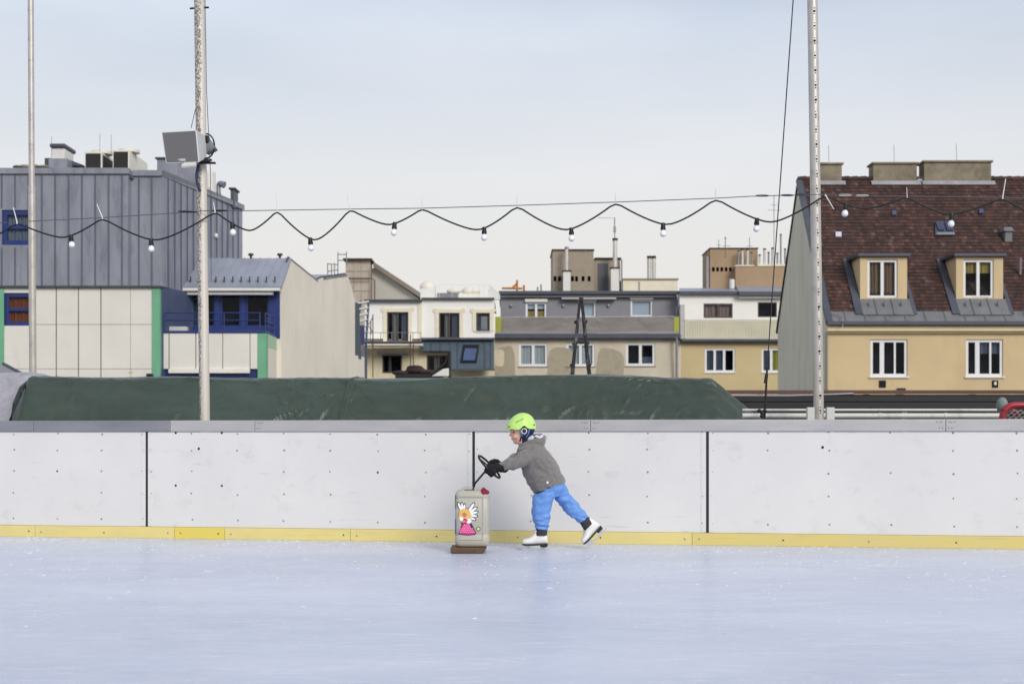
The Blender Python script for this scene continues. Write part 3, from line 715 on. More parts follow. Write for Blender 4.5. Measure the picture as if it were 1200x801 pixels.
mb = MB(); zt = W(0,457,ry).z; mb.box(x0, x1, ry-.06, ry+.06, zt-.05, zt); mb.build('top_rail', mt['brown_rail'], p, bevel=.006)
zz = zt-.075
mb = MB()
while zz > .1:
    mb.box(x0, x1, ry-.02, ry+.005, zz-.085, zz); zz -= .095
mb.build('slats', mt['dark_fence'], p, bevel=.004)
mb = MB(); mb.box(x0, x1, ry+.03, ry+.05, 0, zt-.06); mb.build('back_board', mt['black'], p)
x = x0+.1
while x < x1:
    mb = MB(); mb.box(x-.04, x+.04, ry+.052, ry+.12, -.06, zt-.055); mb.build('post', mt['dark_fence'], p); x += 1.5
mb = MB(); mb.tube([W(800,463,19.6), W(925,463.5,19.6), W(1000,461,19.6)], .012, 8); mb.build('cable', mt['alu_dark'], p)
# hockey goal
gY = 12.55; gz = W(0,470.5,gY).z; gx = W(1175,0,gY).x; rr_ = .11
p = thing('hockey_goal', 'dark red hockey goal with white net just behind the right boards', 'goal', (gx+.9, gY, -.06))
path = [Vector((gx, gY, -.06)), Vector((gx, gY, gz-.03-rr_))] + [Vector((gx+rr_-rr_*math.cos(t), gY, gz-.03-rr_+rr_*math.sin(t))) for t in [PI/2*k/8 for k in range(1, 9)]]
path += [Vector((gx+1.83-rr_+rr_*math.sin(t), gY, gz-.03-rr_+rr_*math.cos(t))) for t in [PI/2*k/8 for k in range(0, 9)]] + [Vector((gx+1.83, gY, -.06))]
MB().tube(path, .031, 14).build('front_frame', mt['red_paint'], p, smooth=True)
MB().tube([Vector((gx+.04, gY+.03, gz-.05)), Vector((gx+.3, gY+.5, gz-.08)), Vector((gx+.2,gY+1.0,-.03)), Vector((gx+1.67,gY+1.0,-.03)), Vector((gx+1.73,gY+.5,gz-.08)), Vector((gx+1.79,gY+.03,gz-.05))], .02, 10).build('rear_frame', mt['red_paint'], p, smooth=True)
mb = MB()
def netp(a, b_):                                         # a across 0..1, b down the back 0..1
    z = lerp(gz-.07, 0, b_); y = gY + .12 + .5*smooth(b_*2) + .4*b_; return Vector((gx+.05+a*1.73, y, z))
NA, NB = 34, 24
for s in (-1, 1):
    for k in range(-NB, NA+NB):
        seg = []
        for j in range(NB+1):
            a = (k + s*j)/NA
            if 0 <= a <= 1: seg.append(netp(a, j/NB))
        if len(seg) > 1: mb.tube(seg, .0042, 4, False)
mb.build('net', mt['net'], p)
mb = MB(); mb.ell(W(1174.5,475,gY+.1), .05, .06, .075, 14, 10); mb.build('corner_pad', M('grey_green_pad', (120,134,130), .7), p, smooth=True)
# ------------------------------------------------------------------ building helpers
def wall(mb, x0, x1, z0, z1, y, holes=(), depth=.18):
    xs = sorted({x0, x1, *[v for h in holes for v in h[:2] if x0 < v < x1]}); zs = sorted({z0, z1, *[v for h in holes for v in h[2:] if z0 < v < z1]})
    for i in range(len(xs)-1):
        for j in range(len(zs)-1):
            cx, cz = (xs[i]+xs[i+1])/2, (zs[j]+zs[j+1])/2
            if any(h[0] < cx < h[1] and h[2] < cz < h[3] for h in holes): continue
            mb.quad((xs[i],y,zs[j]),(xs[i+1],y,zs[j]),(xs[i+1],y,zs[j+1]),(xs[i],y,zs[j+1]))
    for h in holes:
        a, b_, c, d = h
        mb.quad((a,y,c),(a,y+depth,c),(a,y+depth,d),(a,y,d)); mb.quad((b_,y,c),(b_,y+depth,c),(b_,y+depth,d),(b_,y,d))
        mb.quad((a,y,c),(b_,y,c),(b_,y+depth,c),(a,y+depth,c)); mb.quad((a,y,d),(b_,y,d),(b_,y+depth,d),(a,y+depth,d))
def window(par, r, y, fm='frame_white', splits=(.5,), fw=.07, cur=None, cur_r=None, sill=None, rail=None, name='window', label=None, mw=None):
    """frame + panes set in a wall opening r; curtain and dark room behind the glass"""
    x0, x1, z0, z1 = r; d0, d1 = y+.05, y+.12
    mb = MB(); mw = mw or fw*1.25
    mb.box(x0, x0+fw, d0, d1, z0, z1); mb.box(x1-fw, x1, d0, d1, z0, z1)
    mb.box(x0+fw, x1-fw, d0, d1, z0, z0+fw); mb.box(x0+fw, x1-fw, d0, d1, z1-fw, z1)
    for s in splits:
        w = mw
        if isinstance(s, tuple): s, w = s
        c = lerp(x0, x1, s); mb.box(c-w/2, c+w/2, d0+.002, d1-.002, z0+fw, z1-fw)
    if rail is not None:
        c = lerp(z0, z1, rail); mb.box(x0+fw, x1-fw, d0+.004, d1-.004, c-fw*.4, c+fw*.4)
    o = mb.build(name, mt[fm], par, bevel=.008)
    if label: o['label'] = label
    mb = MB(); mb.box(x0+fw*.6, x1-fw*.6, d0+.025, d0+.035, z0+fw*.6, z1-fw*.6); mb.build('pane', mt['glass'], o)
    mb = MB(); mb.quad((x0-.02,y+.6,z0-.02),(x1+.02,y+.6,z0-.02),(x1+.02,y+.6,z1+.02),(x0-.02,y+.6,z1+.02))
    for a, b_ in ((x0-.02,x0-.02),(x1+.02,x1+.02)): mb.quad((a,y+.185,z0-.02),(a,y+.6,z0-.02),(a,y+.6,z1+.02),(a,y+.185,z1+.02))
    for a in (z0-.02, z1+.02): mb.quad((x0-.02,y+.185,a),(x1+.02,y+.185,a),(x1+.02,y+.6,a),(x0-.02,y+.6,a))
    mb.build('room_recess', mt['room'], o)
    if cur:
        for k, cm in enumerate(cur if isinstance(cur, list) else [cur]):
            f0, f1, g0, g1 = (cur_r[k] if cur_r else (0,1,0,1)); n = 40
            mb = MB(); xa, xb = lerp(x0,x1,f0), lerp(x0,x1,f1); za, zb = lerp(z0,z1,g0), lerp(z0,z1,g1); fold = 0 if 'blind' in cm else .03
            for i in range(n):
                a, b_ = lerp(xa,xb,i/n), lerp(xa,xb,(i+1)/n)
                ya, yb = y+.2+fold*math.sin(i*1.3+math.sin(i*.7)), y+.2+fold*math.sin((i+1)*1.3+math.sin((i+1)*.7))
                mb.quad((a,ya,za),(b_,yb,za),(b_,yb,zb),(a,ya,zb))
            mb.build('curtain', mt[cm], o)
    if sill:
        mb = MB(); mb.box(x0-.05, x1+.05, y-.06, y+.05, z0-.05, z0-.002); mb.build('sill', mt[sill], o, bevel=.006)
    return o
def bx(name, m, par, x0, x1, y0, y1, z0, z1, bevel=0, label=None):
    mb = MB(); mb.box(x0,x1,y0,y1,z0,z1); o = mb.build(name, mt[m] if isinstance(m, str) else m, par, bevel=bevel)
    if label: o['label'] = label
    return o
G = -14.0
# ------------------------------------------------------------------ zinc clad block, far left
Y0 = 55.0
p = thing('zinc_clad_building', 'building with grey standing seam zinc upper storey over white facade panels', 'building', (-20, 60, G))
xr = W(187,0,Y0).x; xl = -27.0; x155 = W(150,0,Y0).x
zt, zb = W(0,198,Y0).z, W(0,334.5,Y0).z
xb, yb_ = -12.09, 63.8
wz = R4(2,287,2+37,246,Y0); wz = R4(2,246,39,287,Y0)
mb = MB(); wall(mb, xl, x155, zb, zt, Y0, [wz], .16)
mb.quad((x155,Y0,zb),(x155,Y0+.45,zb),(x155,Y0+.45,zt),(x155,Y0,zt))
mb.quad((x155,Y0+.45,zb),(xr,Y0+.45,zb),(xr,Y0+.45,zt),(x155,Y0+.45,zt))
mb.quad((xr,Y0+.45,zb),(xb,yb_,zb),(xb,yb_,zt),(xr,Y0+.45,zt))
mb.quad((xb,yb_,zb),(xl,yb_,zb),(xl,yb_,zt),(xb,yb_,zt))
mb.quad((xl,Y0,zt-.3),(x155,Y0,zt-.3),(xb,yb_,zt-.3),(xl,yb_,zt-.3)); mb.quad((xl,Y0,zb),(xr,Y0,zb),(xb,yb_,zb),(xl,yb_,zb))
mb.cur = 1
px = 7.5
while px > -220: px -= 16
ribs = []
while px < 150: ribs.append(px); px += 15.65
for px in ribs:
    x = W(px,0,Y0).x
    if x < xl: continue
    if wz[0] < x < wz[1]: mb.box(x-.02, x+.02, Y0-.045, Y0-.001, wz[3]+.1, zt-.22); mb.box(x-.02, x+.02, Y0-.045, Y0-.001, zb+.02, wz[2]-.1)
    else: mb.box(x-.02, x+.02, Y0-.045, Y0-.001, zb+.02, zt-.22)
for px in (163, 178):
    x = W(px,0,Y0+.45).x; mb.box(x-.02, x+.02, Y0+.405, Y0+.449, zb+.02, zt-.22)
dv = Vector((xb-xr, yb_-Y0-.45, 0)); L = dv.length; dv /= L; nv_ = Vector((dv.y, -dv.x, 0))
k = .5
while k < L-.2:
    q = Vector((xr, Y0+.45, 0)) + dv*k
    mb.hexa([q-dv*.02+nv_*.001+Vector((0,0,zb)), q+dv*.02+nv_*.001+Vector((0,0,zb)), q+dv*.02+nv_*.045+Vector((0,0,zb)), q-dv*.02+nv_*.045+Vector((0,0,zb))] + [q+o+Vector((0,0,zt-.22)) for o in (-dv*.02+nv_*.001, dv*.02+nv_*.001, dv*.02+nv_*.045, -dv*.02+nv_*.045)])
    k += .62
mb.build('zinc_cladding', [mt['zinc'], mt['zinc_rib_shade']], p)
mb = MB(); mb.box(xl, x155+.05, Y0-.09, Y0+.3, zt-.2, zt+.03); mb.box(x155+.052, xr, Y0+.36, Y0+.75, zt-.2, zt+.028)
mb.hexa([Vector((xr,Y0+.36,zt-.2)), Vector((xb+.1,yb_,zt-.2)), Vector((xb-.3,yb_,zt-.2)), Vector((xr-.3,Y0+.76,zt-.2)), Vector((xr+.09,Y0+.36,zt+.026)), Vector((xb+.1,yb_,zt+.026)), Vector((xb-.3,yb_,zt+.026)), Vector((xr-.3,Y0+.76,zt+.026))])
mb.build('parapet_cap', mt['zinc'], p, bevel=.01)
bx('drip_edge', 'zinc_dark', p, xl, xr+.06, Y0-.06, Y0+.3, zb-.07, zb-.003)
window(p, wz, Y0, 'blue', (), .19, cur=['curtain_grey'], cur_r=[(.1,1,.1,1)], rail=.52, label='upper blue framed window')
zl = zb-.07
Yw_ = Y0+.08
xg0, xg1 = W(178.5,0,Yw_).x, W(187.5,0,Yw_).x; xe0, xe1 = W(-5,0,Yw_).x, W(5,0,Yw_).x
wl = R4(5,343,39,381.5,Yw_)
mb = MB(); wall(mb, xe1, xg0, G, zl, Yw_, [wl], .16); wall(mb, xl, xe0, G, zl, Yw_)
mb.build('white_panel_wall', mt['white_panel'], p)
mb = MB()
for px in (39.5, 66, 92, 118.3, 153):
    x = W(px,0,Yw_).x; t = .018 if px != 153 else .006
    mb.box(x-t, x+t, Yw_-.004, Yw_-.001, G, zl)
for py, xa in ((380, 39.5), (432, 5)):
    z = W(0,py,Yw_).z; mb.box(W(xa,0,Yw_).x, xg0, Yw_-.003, Yw_-.0012, z-.008, z+.008)
mb.build('panel_joint', M('grey_panel_joint', (92,90,88), .8), p)
mb = MB(); mb.box(xg0, xg1, Yw_-.05, Yw_+.3, G, zl); mb.build('green_corner', mt['green'], p)
mb = MB(); mb.box(xe0, xe1, Yw_-.05, Yw_+.3, G, zl); mb.build('green_pilaster', mt['green'], p)
window(p, wl, Yw_, 'blue', (), .16, cur='curtain_orange', rail=.5, label='blue framed window with an orange brown blind')
mb = MB(); mb.quad((xg1,Yw_+.2,G),(xb+.3,yb_-.3,G),(xb+.3,yb_-.3,zb),(xg1,Yw_+.2,zb)); mb.build('side_wall', mt['bluegrey'], p)
mb = MB(); s = W(153,436,Yw_); mb.ell((s.x, Yw_-.005, s.z), .09, .004, .05); mb.build('rust_stain', M('rusty_drip', (196,180,140), .8), p)
mb = MB(); s = W(175.5,439,Yw_-.2); mb.box(s.x-.12, s.x+.1, s.y-.1, s.y+.18, s.z-.07, s.z+.05); mb.build('wall_lamp', mt['chain_dark'], p, bevel=.02)
# roof chimney of the zinc block
def on(y): return zt - .3
ch = bx('clad_chimney', 'zinc', p, *[W(57,0,57).x, W(79,0,57).x], 57, 58.4, on(0), W(0,186,57).z)
mb = MB(); a = W(60.5,0,57.1).x; b_ = W(75.5,0,57.1).x; mb.box(a, b_, 57.1, 58.3, W(0,186,57.1).z, W(0,173.5,57.1).z); mb.build('white_cowl', mt['fur_box'], ch, bevel=.02)
mb = MB(); mb.box(a-.06, b_+.06, 57.0, 58.45, W(0,173.3,57.1).z, W(0,168.5,57.1).z); mb.build('cowl_cap', mt['zinc_dark'], ch, bevel=.05)
mb = MB(); mb.prism([W(79,194,57.6), W(97,194,57.6), W(97,193,57.6), W(79,186.5,57.6)], (0,1.0,0)); mb.build('sloped_flashing', mt['zinc_dark'], ch)
mb = MB(); mb.box(W(52,0,57.5).x, W(60,0,57.5).x, 57.5, 58.2, on(0), W(0,185,57.5).z); mb.build('dark_cowl', mt['zinc_dark'], ch, bevel=.03)
for (x0_, x1_, y1_, y0_, nm, capx, wm) in ((184,207,186.5,206,'vent_shaft',1.5,'zinc'),(213,231,196.5,214,'vent_shaft',0,'zinc'),(270,274.5,222,236,'vent_shaft',1.5,'zinc_dark')):
    yy = 57.5 if x0_ < 200 else (60.0 if x0_ < 230 else 62.5)
    a, b_ = W(x0_,0,yy).x, W(x1_,0,yy).x
    o = bx(nm, wm, p, a, b_, yy, yy+.9, on(0), W(0,y1_,yy).z, bevel=.02)
    if capx: bx('shaft_cap', 'zinc_dark', o, a-.07, b_+.07, yy-.07, yy+.97, W(0,y1_,yy).z+.002, W(0,y1_-2.2,yy).z, bevel=.02)
    else:
        mb = MB(); mb.tube([W(210.5,212,60.3), W(210.5,203,60.3), W(213,195.5,60.3), W(222,194,60.3), W(233,193.5,60.3)], [.085,.085,.12,.13,.13], 12); mb.build('bent_duct', mt['fur_box'], o, smooth=True)
mb = MB(); c = W(245,0,61.2); mb.cyl((c.x,61.2,on(0)), (c.x,61.2,W(0,202.5,61.2).z), .28, n=20); mb.ell((c.x,61.2,W(0,202.5,61.2).z), .28,.28,.1); mb.build('round_tank', mt['fur_box'], p, smooth=True)
mb = MB(); c = W(256,216,61.8); mb.cyl((c.x,61.8,on(0)), (c.x,61.8,c.z), .1); mb.tube([(c.x,61.8,c.z), (c.x+.1,61.75,c.z+.02), (c.x+.28,61.7,c.z-.05)], [.11,.13,.15], 12); mb.build('bent_vent', mt['alu_dark'], p, smooth=True)
mb = MB(); mb.tube([Vector((xr+.2*0+lerp(xr,xb,.5), 59.6, zt+.16)), Vector((lerp(xr,xb,.93), 63.2, zt+.16))], .03, 8)
for f in (.55,.7,.88): mb.cyl((lerp(xr,xb,f), lerp(Y0+.45,yb_,f), zt), (lerp(xr,xb,f), lerp(Y0+.45,yb_,f), zt+.16), .02)
mb.build('roof_edge_rail', mt['alu_dark'], p)
mb = MB()
for px, r in ((22,.07),(30,.1),(42,.1),(47,.06),(52,.08)):
    c = W(px,196,56.3); mb.ell(c, .22, .3, r)
mb.build('gravel_stop', mt['chimney'], p, smooth=True)
mb = MB()
for px, pt, yy in ((60.5,160,57.5),(117,157,57.4),(130.5,158,57.4)): mb.tube([W(px,185,yy), W(px,pt,yy)], .009, 5)
mb.build('lightning_rod', mt['wire'], p)
s = W(255.5,277,60.5); mb = MB(); fx = .69; q = Vector((lerp(xr,xb,.62), lerp(Y0+.45,yb_,.62), W(0,277,60.8).z)) + nv_*.06; mb.ell(q, .09, .09, .11); mb.build('round_wall_lamp', mt['fur_box'], p, smooth=True)
for px0, px1, lab in ((99.3,130.5,'left one of two black fronted air conditioners on the zinc roof'),(132,166.5,'right one of two black fronted air conditioners on the zinc roof')):
    yy = 57.2; a, b_ = W(px0,0,yy).x, W(px1-(11 if px0 < 110 else 15),0,yy).x; z0, z1 = on(0), W(0,177.5 if px0 < 110 else 175.5,yy).z; dy = 2.1 if px0 < 110 else 2.9
    q = thing('air_conditioner', lab, 'air conditioner', ((a+b_)/2, yy, z0), 'air conditioners on the zinc roof')
    mb = MB(); mb.box(a, b_, yy, yy+dy, z0+.0, z1); mb.build('casing', mt['ac_body'], q, bevel=.02)
    mb = MB(); mb.box(a+.04, b_-.05, yy-.012, yy-.002, z0+.05, z1-.08)
    if px0 < 110: mb.box(b_+.002, b_+.012, yy+.1, yy+dy-.1, z0+.05, z1-.12)
    mb.build('condenser_grille', mt['ac_grille'], q)
    mb = MB(); mb.cyl(((a+b_)/2+.15,yy+.7,z1), ((a+b_)/2+.15,yy+.7,z1+.13), .42, n=24); mb.build('fan_cowl', mt['ac_body'], q, smooth=True, bevel=.01)
# ------------------------------------------------------------------ blue balcony wing with beige firewall
p = thing('balcony_wing', 'low wing with blue balcony, pale metal roof and tall blank beige firewall', 'building', (-11, 62, G))
Yf = 58.0; DX = .173
def fw(px):                                              # distance along the firewall at pixel column px
    k = (px-CX)/F; t = (-9.39 - k*Yf)/(k-DX); return t, -9.39+DX*t, Yf+t
prof = [(330,336.5),(341,302.5),(373,328.5),(379,325.5),(407,321.5),(410,330),(416,351)]
pts = []
for px, py in prof:
    t, x, y = fw(px); pts.append(Vector((x, y, CAMZ+(HOR-py)/F*y)))
t, x, y = fw(416); t2, x2, y2 = fw(427)
zs = CAMZ+(HOR-416)/F*y
outl = [Vector((-9.39,Yf,G))] + pts + [Vector((x,y,zs)), Vector((x2,y2,zs)), Vector((x2,y2,G))]
mb = MB(); mb.prism(outl, (-.35,.06,0)); mb.build('firewall', mt['firewall'], p)
mb = MB(); mb.tube([q+Vector((-.12,-.02,.03)) for q in pts], .05, 6); mb.build('wall_coping', mt['zinc_dark'], p)
mb = MB(); c = pts[-1]; mb.hexa([c+Vector((-.1,0,-2.8)), c+Vector((.22,.9,-2.8)), c+Vector((.0,1.6,-2.8)), c+Vector((-.3,1.2,-2.8)), c+Vector((-.1,0,-.1)), c+Vector((.1,.9,-.1)), c+Vector((.0,1.6,-.1)), c+Vector((-.3,1.2,-.1))]); mb.build('corner_flashing', mt['slate'], p)
ze = pts[0].z; rid = pts[1]
xl_ = W(213,0,57.5).x
eL, eR = Vector((xl_-.05,57.45,ze)), Vector((-9.3,57.45,ze)); rR = Vector((rid.x, rid.y, rid.z)); rL = Vector((W(233,0,rid.y).x, rid.y, rid.z))
mb = MB(); mb.prism([eL, eR, rR, rL], (0,.02,-.12))
for k in range(1, 12):
    f = k/12; a = eL.lerp(eR, f); b_ = Vector((a.x+.22, rid.y, rid.z))
    if b_.x < rL.x: b_ = a.lerp(Vector((rL.x, rid.y, rid.z)), .5)
    mb.hexa([a+Vector((-.02,0,.0)), a+Vector((.02,0,.0)), b_+Vector((.02,0,0)), b_+Vector((-.02,0,0)), a+Vector((-.02,0,.028)), a+Vector((.02,0,.028)), b_+Vector((.02,0,.028)), b_+Vector((-.02,0,.028))])
mb.build('metal_roof', mt['roof_zinc'], p)
mb = MB(); t_, xq, yq = fw(373); t2_, xq2, yq2 = fw(407)
q3, q4, q5 = pts[2], pts[3], pts[4]
mb.prism([rL, rR, q3, Vector((rL.x-1, q3.y, q3.z))], (0,0,-.1)); mb.prism([Vector((q4.x-5,q4.y,q4.z)), q4, q5, Vector((q5.x-5,q5.y,q5.z))], (0,0,-.1)); mb.build('rear_roof', mt['roof_zinc'], p)
for k in range(1, 12):
    a = eL.lerp(eR, k/12)+Vector((.04,.18,.2)); mb = MB(); mb.box(a.x-.015, a.x+.015, a.y-.08, a.y+.04, a.z-.02, a.z+.2)
    mb.build('snow_hook', mt['chain_dark'], p)
for px in (294, 328):
    c = W(px,302,60); mb = MB(); mb.cyl((c.x,60,c.z-.3), (c.x,60,c.z+.1), .05); mb.cyl((c.x,60,c.z+.1), (c.x,60,c.z+.18), .13, .1); mb.build('roof_vent', mt['chain_dark'], p, smooth=True)
bx('gutter', 'awning', p, xl_-.05, -9.36, 57.36, 57.62, W(0,340.8,57.4).z, W(0,337.6,57.4).z, bevel=.02)
bx('awning_box', 'awning', p, W(217,0,57.45).x, W(319,0,57.45).x, 57.5, 57.85, W(0,345.2,57.5).z, W(0,341.2,57.5).z, bevel=.02)
zf = W(0,388,Yf).z
holes = [R4(a, 345, b_, 383, Yf) for a, b_ in ((224,252),(258,282),(288,315))]
mb = MB(); wall(mb, xl_, -9.45, zf-.3, ze-.1, Yf, holes, .16); mb.build('blue_window_wall', mt['blue'], p)
for h in holes: window(p, h, Yf, 'blue', (), .07)
Yb = 55.5; xbL, xbR = W(189,0,Yb).x, W(312,0,Yb).x; xgr = W(302,0,Yb).x
bx('balcony_floor', 'blue', p, xbL, xbR-.0, Yb-.06, Yf, W(0,390.2,Yb).z, W(0,387.4,Yb).z, bevel=.02)
zp0, zp1 = W(0,432,Yb).z, W(0,390.4,Yb).z
mb = MB()
for a, b_ in ((189.3,197.6),(198.6,229),(230,260.6),(261.4,292.6),(293.4,301.7)):
    mb.box(W(a,0,Yb).x, W(b_,0,Yb).x, Yb-.02, Yb+.05, zp0, zp1)
mb.build('white_balcony_panel', mt['white_panel'], p, bevel=.008)
bx('panel_backing', 'room', p, xbL, xgr, Yb+.06, Yb+.2, zp0, zp1)
bx('shutter_box', 'awning', p, W(198,0,Yb).x, W(293,0,Yb).x, Yb-.12, Yb+.06, W(0,437.3,Yb).z, zp0-.005, bevel=.02)
bx('lower_blue_wall', 'blue', p, xbL, xgr, Yb+.1, Yb+.4, G, zp0-.003)
bx('green_column', 'green', p, xgr+.003, xbR, Yb-.03, Yb+.4, G, W(0,390.3,Yb).z-.003)
bx('pale_green_side', 'palegreen', p, xbR-.3, xbR+.0, Yb+.402, Yf, W(0,406,Yb).z, W(0,390.3,Yb).z-.003)
bx('beige_side', 'firewall', p, xbR-.3, xbR-.002, Yb+.402, Yf, G, W(0,406,Yb).z-.004)
bx('front_infill', 'firewall', p, xbR, -9.4, Yf+.01, Yf+.2, G, zf-.1)
mb = MB(); zr1, zr0 = W(0,366.5,Yb).z, W(0,387.2,Yb).z
for z in (zr1, lerp(zr1,zr0,.42)): mb.tube([(xbL+.1,Yb,z), (W(305,0,Yb).x,Yb,z)], .024, 8); mb.tube([(W(310.5,0,Yb).x,Yb+.05,z), (W(310.5,0,Yb).x,Yf-.3,z)], .024, 8)
for z in (lerp(zr1,zr0,.25), lerp(zr1,zr0,.7)): mb.tube([(W(310.5,0,Yb).x,Yb+.05,z), (W(310.5,0,Yb).x,Yf-.3,z)], .018, 8)
for px in (193,232,262.5,304.5): x = W(px,0,Yb).x; mb.tube([(x,Yb,zr0), (x,Yb,zr1)], .026, 8)
for yy in (Yb+.08, Yb+.9, Yf-.35): mb.tube([(W(310.5,0,Yb).x,yy,zr0), (W(310.5,0,Yb).x,yy,zr1)], .026, 8)
mb.build('balcony_rail', mt['blue'], p, smooth=True)
mb = MB(); c = W(209,385,56); mb.box(c.x-.35, c.x+.35, 55.9, 56.3, c.z-.1, c.z+.08); mb.build('planter_box', mt['fur_box'], p, bevel=.03)
# ------------------------------------------------------------------ gabled house behind, with chimney stack
p = thing('grey_gabled_house', 'grey gable with long sloping roof and square chimney stack above the white house', 'house', (-14, 96, G))
Yg = 95.0
gp = [W(432,313,Yg), W(440,312,Yg), W(496,351,Yg), W(496,372,Yg), W(432,372,Yg)]
mb = MB(); mb.prism([W(432,314,Yg), W(441,314,Yg), W(494,352,Yg), W(494,470,Yg), W(380,470,Yg), W(380,352,Yg), W(432,352,Yg)], (0,9,0)); mb.build('gable_wall', M('grey_gable_render', (176,174,166), .9, 0, .05, .5), p)
mb = MB(); a, b_ = W(437,312,Yg-.5), W(497,351.5,Yg-.5); n = Vector((.35,0,.5))
mb.hexa([a, b_, b_+Vector((0,10,0)), a+Vector((0,10,0)), a+Vector((.05,0,.3)), b_+Vector((.05,0,.3)), b_+Vector((.05,10,.3)), a+Vector((.05,10,.3))]); mb.build('sloping_roof', M('brown_grey_roof', (128,118,108), .8, 0, .12, 1), p)
st = bx('chimney_stack', M('pale_brick_stack', (178,168,154), .9, 0, .1, .8, 8, .2, stain=(140,132,122), sthr=.52), p, W(405,0,93.5).x, W(433,0,93.5).x, 93.5, 95.3, G, W(0,305,93.5).z)
bx('stack_cap', 'wood_dark', st, W(402,0,93.4).x, W(436,0,93.4).x, 93.2, 95.6, W(0,305,93.4).z+.002, W(0,302.8,93.4).z, bevel=.03)
mb = MB()
for py in (317,326,340): mb.box(W(405,0,93.4).x, W(433,0,93.4).x, 93.46, 93.49, W(0,py+.6,93.4).z, W(0,py,93.4).z)
for px in (414,423): mb.box(W(px,0,93.4).x, W(px+.5,0,93.4).x, 93.464, 93.486, W(0,350,93.4).z, W(0,306,93.4).z)
mb.build('strapping', mt['patch'], st)
mb = MB()
for a, b_ in (((384,325),(384,308)),((388.5,325),(388.5,309)),((396,322),(396,295)),((406,312),(406,295)),((396,298),(406,298)),((396,305),(403,305)),((384,309),(396,310)),((384,318),(396,316)),((392,322),(392,308))):
    mb.tube([W(*a,93), W(*b_,93)], .035, 6)
mb.build('roof_ladder_rail', mt['alu_dark'], p)
mb = MB(); mb.tube([W(408,326,93.2), W(436,326,93.2), W(439,328,93.2), W(439,350,93.2)], .05, 8); mb.tube([W(435.5,312,93.2), W(435.5,350,93.2)], .04, 8); mb.build('copper_pipe', M('brown_pipe', (112,84,74), .6), p, smooth=True)
# ------------------------------------------------------------------ white house
p = thing('white_rendered_house', 'white rendered house with cream window surrounds and a dark metal mansard strip', 'house', (-9, 86, G))
Yh = 84.0
def surround(mb, r, y, t=.22, ears=True):
    x0, x1, z0, z1 = r
    for a, b_, c, d in ((x0-t,x0-.002,z0,z1+t),(x1+.002,x1+t,z0,z1+t),(x0,x1,z1+.002,z1+t-.002)): mb.box(a,b_,y-.05,y-.002,c,d)
    if ears:
        for x in (x0-t, x1+t): mb.cyl((x, y-.056, z1+t*.7), (x, y-.003, z1+t*.7), t*.62, n=16)
d1, d2, w3 = R4(454,366,479,401,Yh), R4(514.5,366.5,538.5,396,Yh), R4(558,366.5,574,388,Yh)
lw = R4(448,416,471,437,Yh); lw2 = R4(500,416,527,440,Yh)
xa, xm, xb2 = W(428,0,Yh).x, W(494,0,Yh).x, W(579.6,0,Yh).x
zlb = W(0,397,Yh).z
mb = MB(); wall(mb, xa, xm, zlb, W(0,353.5,Yh).z, Yh-.3, [d1], .2); wall(mb, xm, xb2, zlb, W(0,350.5,Yh).z, Yh, [d2,w3], .2)
mb.quad((xm,Yh-.3,zlb),(xm,Yh,zlb),(xm,Yh,W(0,351,Yh).z),(xm,Yh-.3,W(0,351,Yh).z))
mb.quad((xa,Yh-.3,W(0,353.5,Yh).z),(xm,Yh-.3,W(0,353.5,Yh).z),(xm,Yh+10,W(0,353.5,Yh).z),(xa,Yh+10,W(0,353.5,Yh).z)); mb.quad((xm,Yh,W(0,350.5,Yh).z),(xb2,Yh,W(0,350.5,Yh).z),(xb2,Yh+10,W(0,350.5,Yh).z),(xm,Yh+10,W(0,350.5,Yh).z))
mb.quad((xa,Yh-.3,G),(xa,Yh+10,G),(xa,Yh+10,W(0,353.5,Yh).z),(xa,Yh-.3,W(0,353.5,Yh).z))
mb.build('upper_wall', mt['white_render'], p)
mb = MB(); wall(mb, xa, xb2, G, zlb-.004, Yh, [lw, lw2], .2); mb.build('lower_wall', M('cream_render', (218,208,176), .85, 0, .05, .8, stain=(190,178,146), sthr=.56), p)
for rr4, yq in ((d1,Yh-.3),(d2,Yh),(w3,Yh)): mb = MB(); surround(mb, rr4, yq); mb.build('window_surround', mt['cream'], p)
mb = MB(); mb.box(W(490.5,0,Yh).x, W(495,0,Yh).x, Yh-.36, Yh-.302, zlb, W(0,354,Yh).z); mb.build('corner_pilaster', mt['cream'], p)
window(p, d1, Yh-.3, 'frame_dark', (.28,.5), .08, cur=['curtain_white','curtain_grey'], cur_r=[(.28,.5,0,1),(.66,.95,.1,.95)], name='balcony_door')
window(p, d2, Yh, 'frame_dark', (.3,.5), .08, cur=['curtain_white','curtain_grey'], cur_r=[(.28,.5,0,1),(.62,1,.0,.95)], name='balcony_door')
window(p, w3, Yh, 'frame_dark', (), .09, cur=['curtain_white','curtain_grey'], cur_r=[(.35,.9,.1,.85),(0,.35,0,1)], sill='frame_white')
window(p, lw, Yh, 'frame_dark', (.4,), .09, cur=['curtain_white'], cur_r=[(.28,.42,0,1)]); window(p, lw2, Yh, 'frame_dark', (.36,.52), .09, cur=['curtain_white'], cur_r=[(.36,.52,0,1)])
mb = MB(); mb.box(xa, W(496,0,Yh).x, Yh-.6, Yh-.28, W(0,353.6,Yh).z, W(0,351.6,Yh).z); mb.box(xm, xb2, Yh-.25, Yh+.1, W(0,350.6,Yh).z, W(0,349,Yh).z); mb.build('roof_edge', mt['zinc_dark'], p)
bx('balcony_slab', 'white_render', p, xa, W(494.5,0,Yh-1.5).x, Yh-1.5, Yh-.302, W(0,404.5,Yh-1.5).z, W(0,401,Yh-1.5).z, bevel=.02)
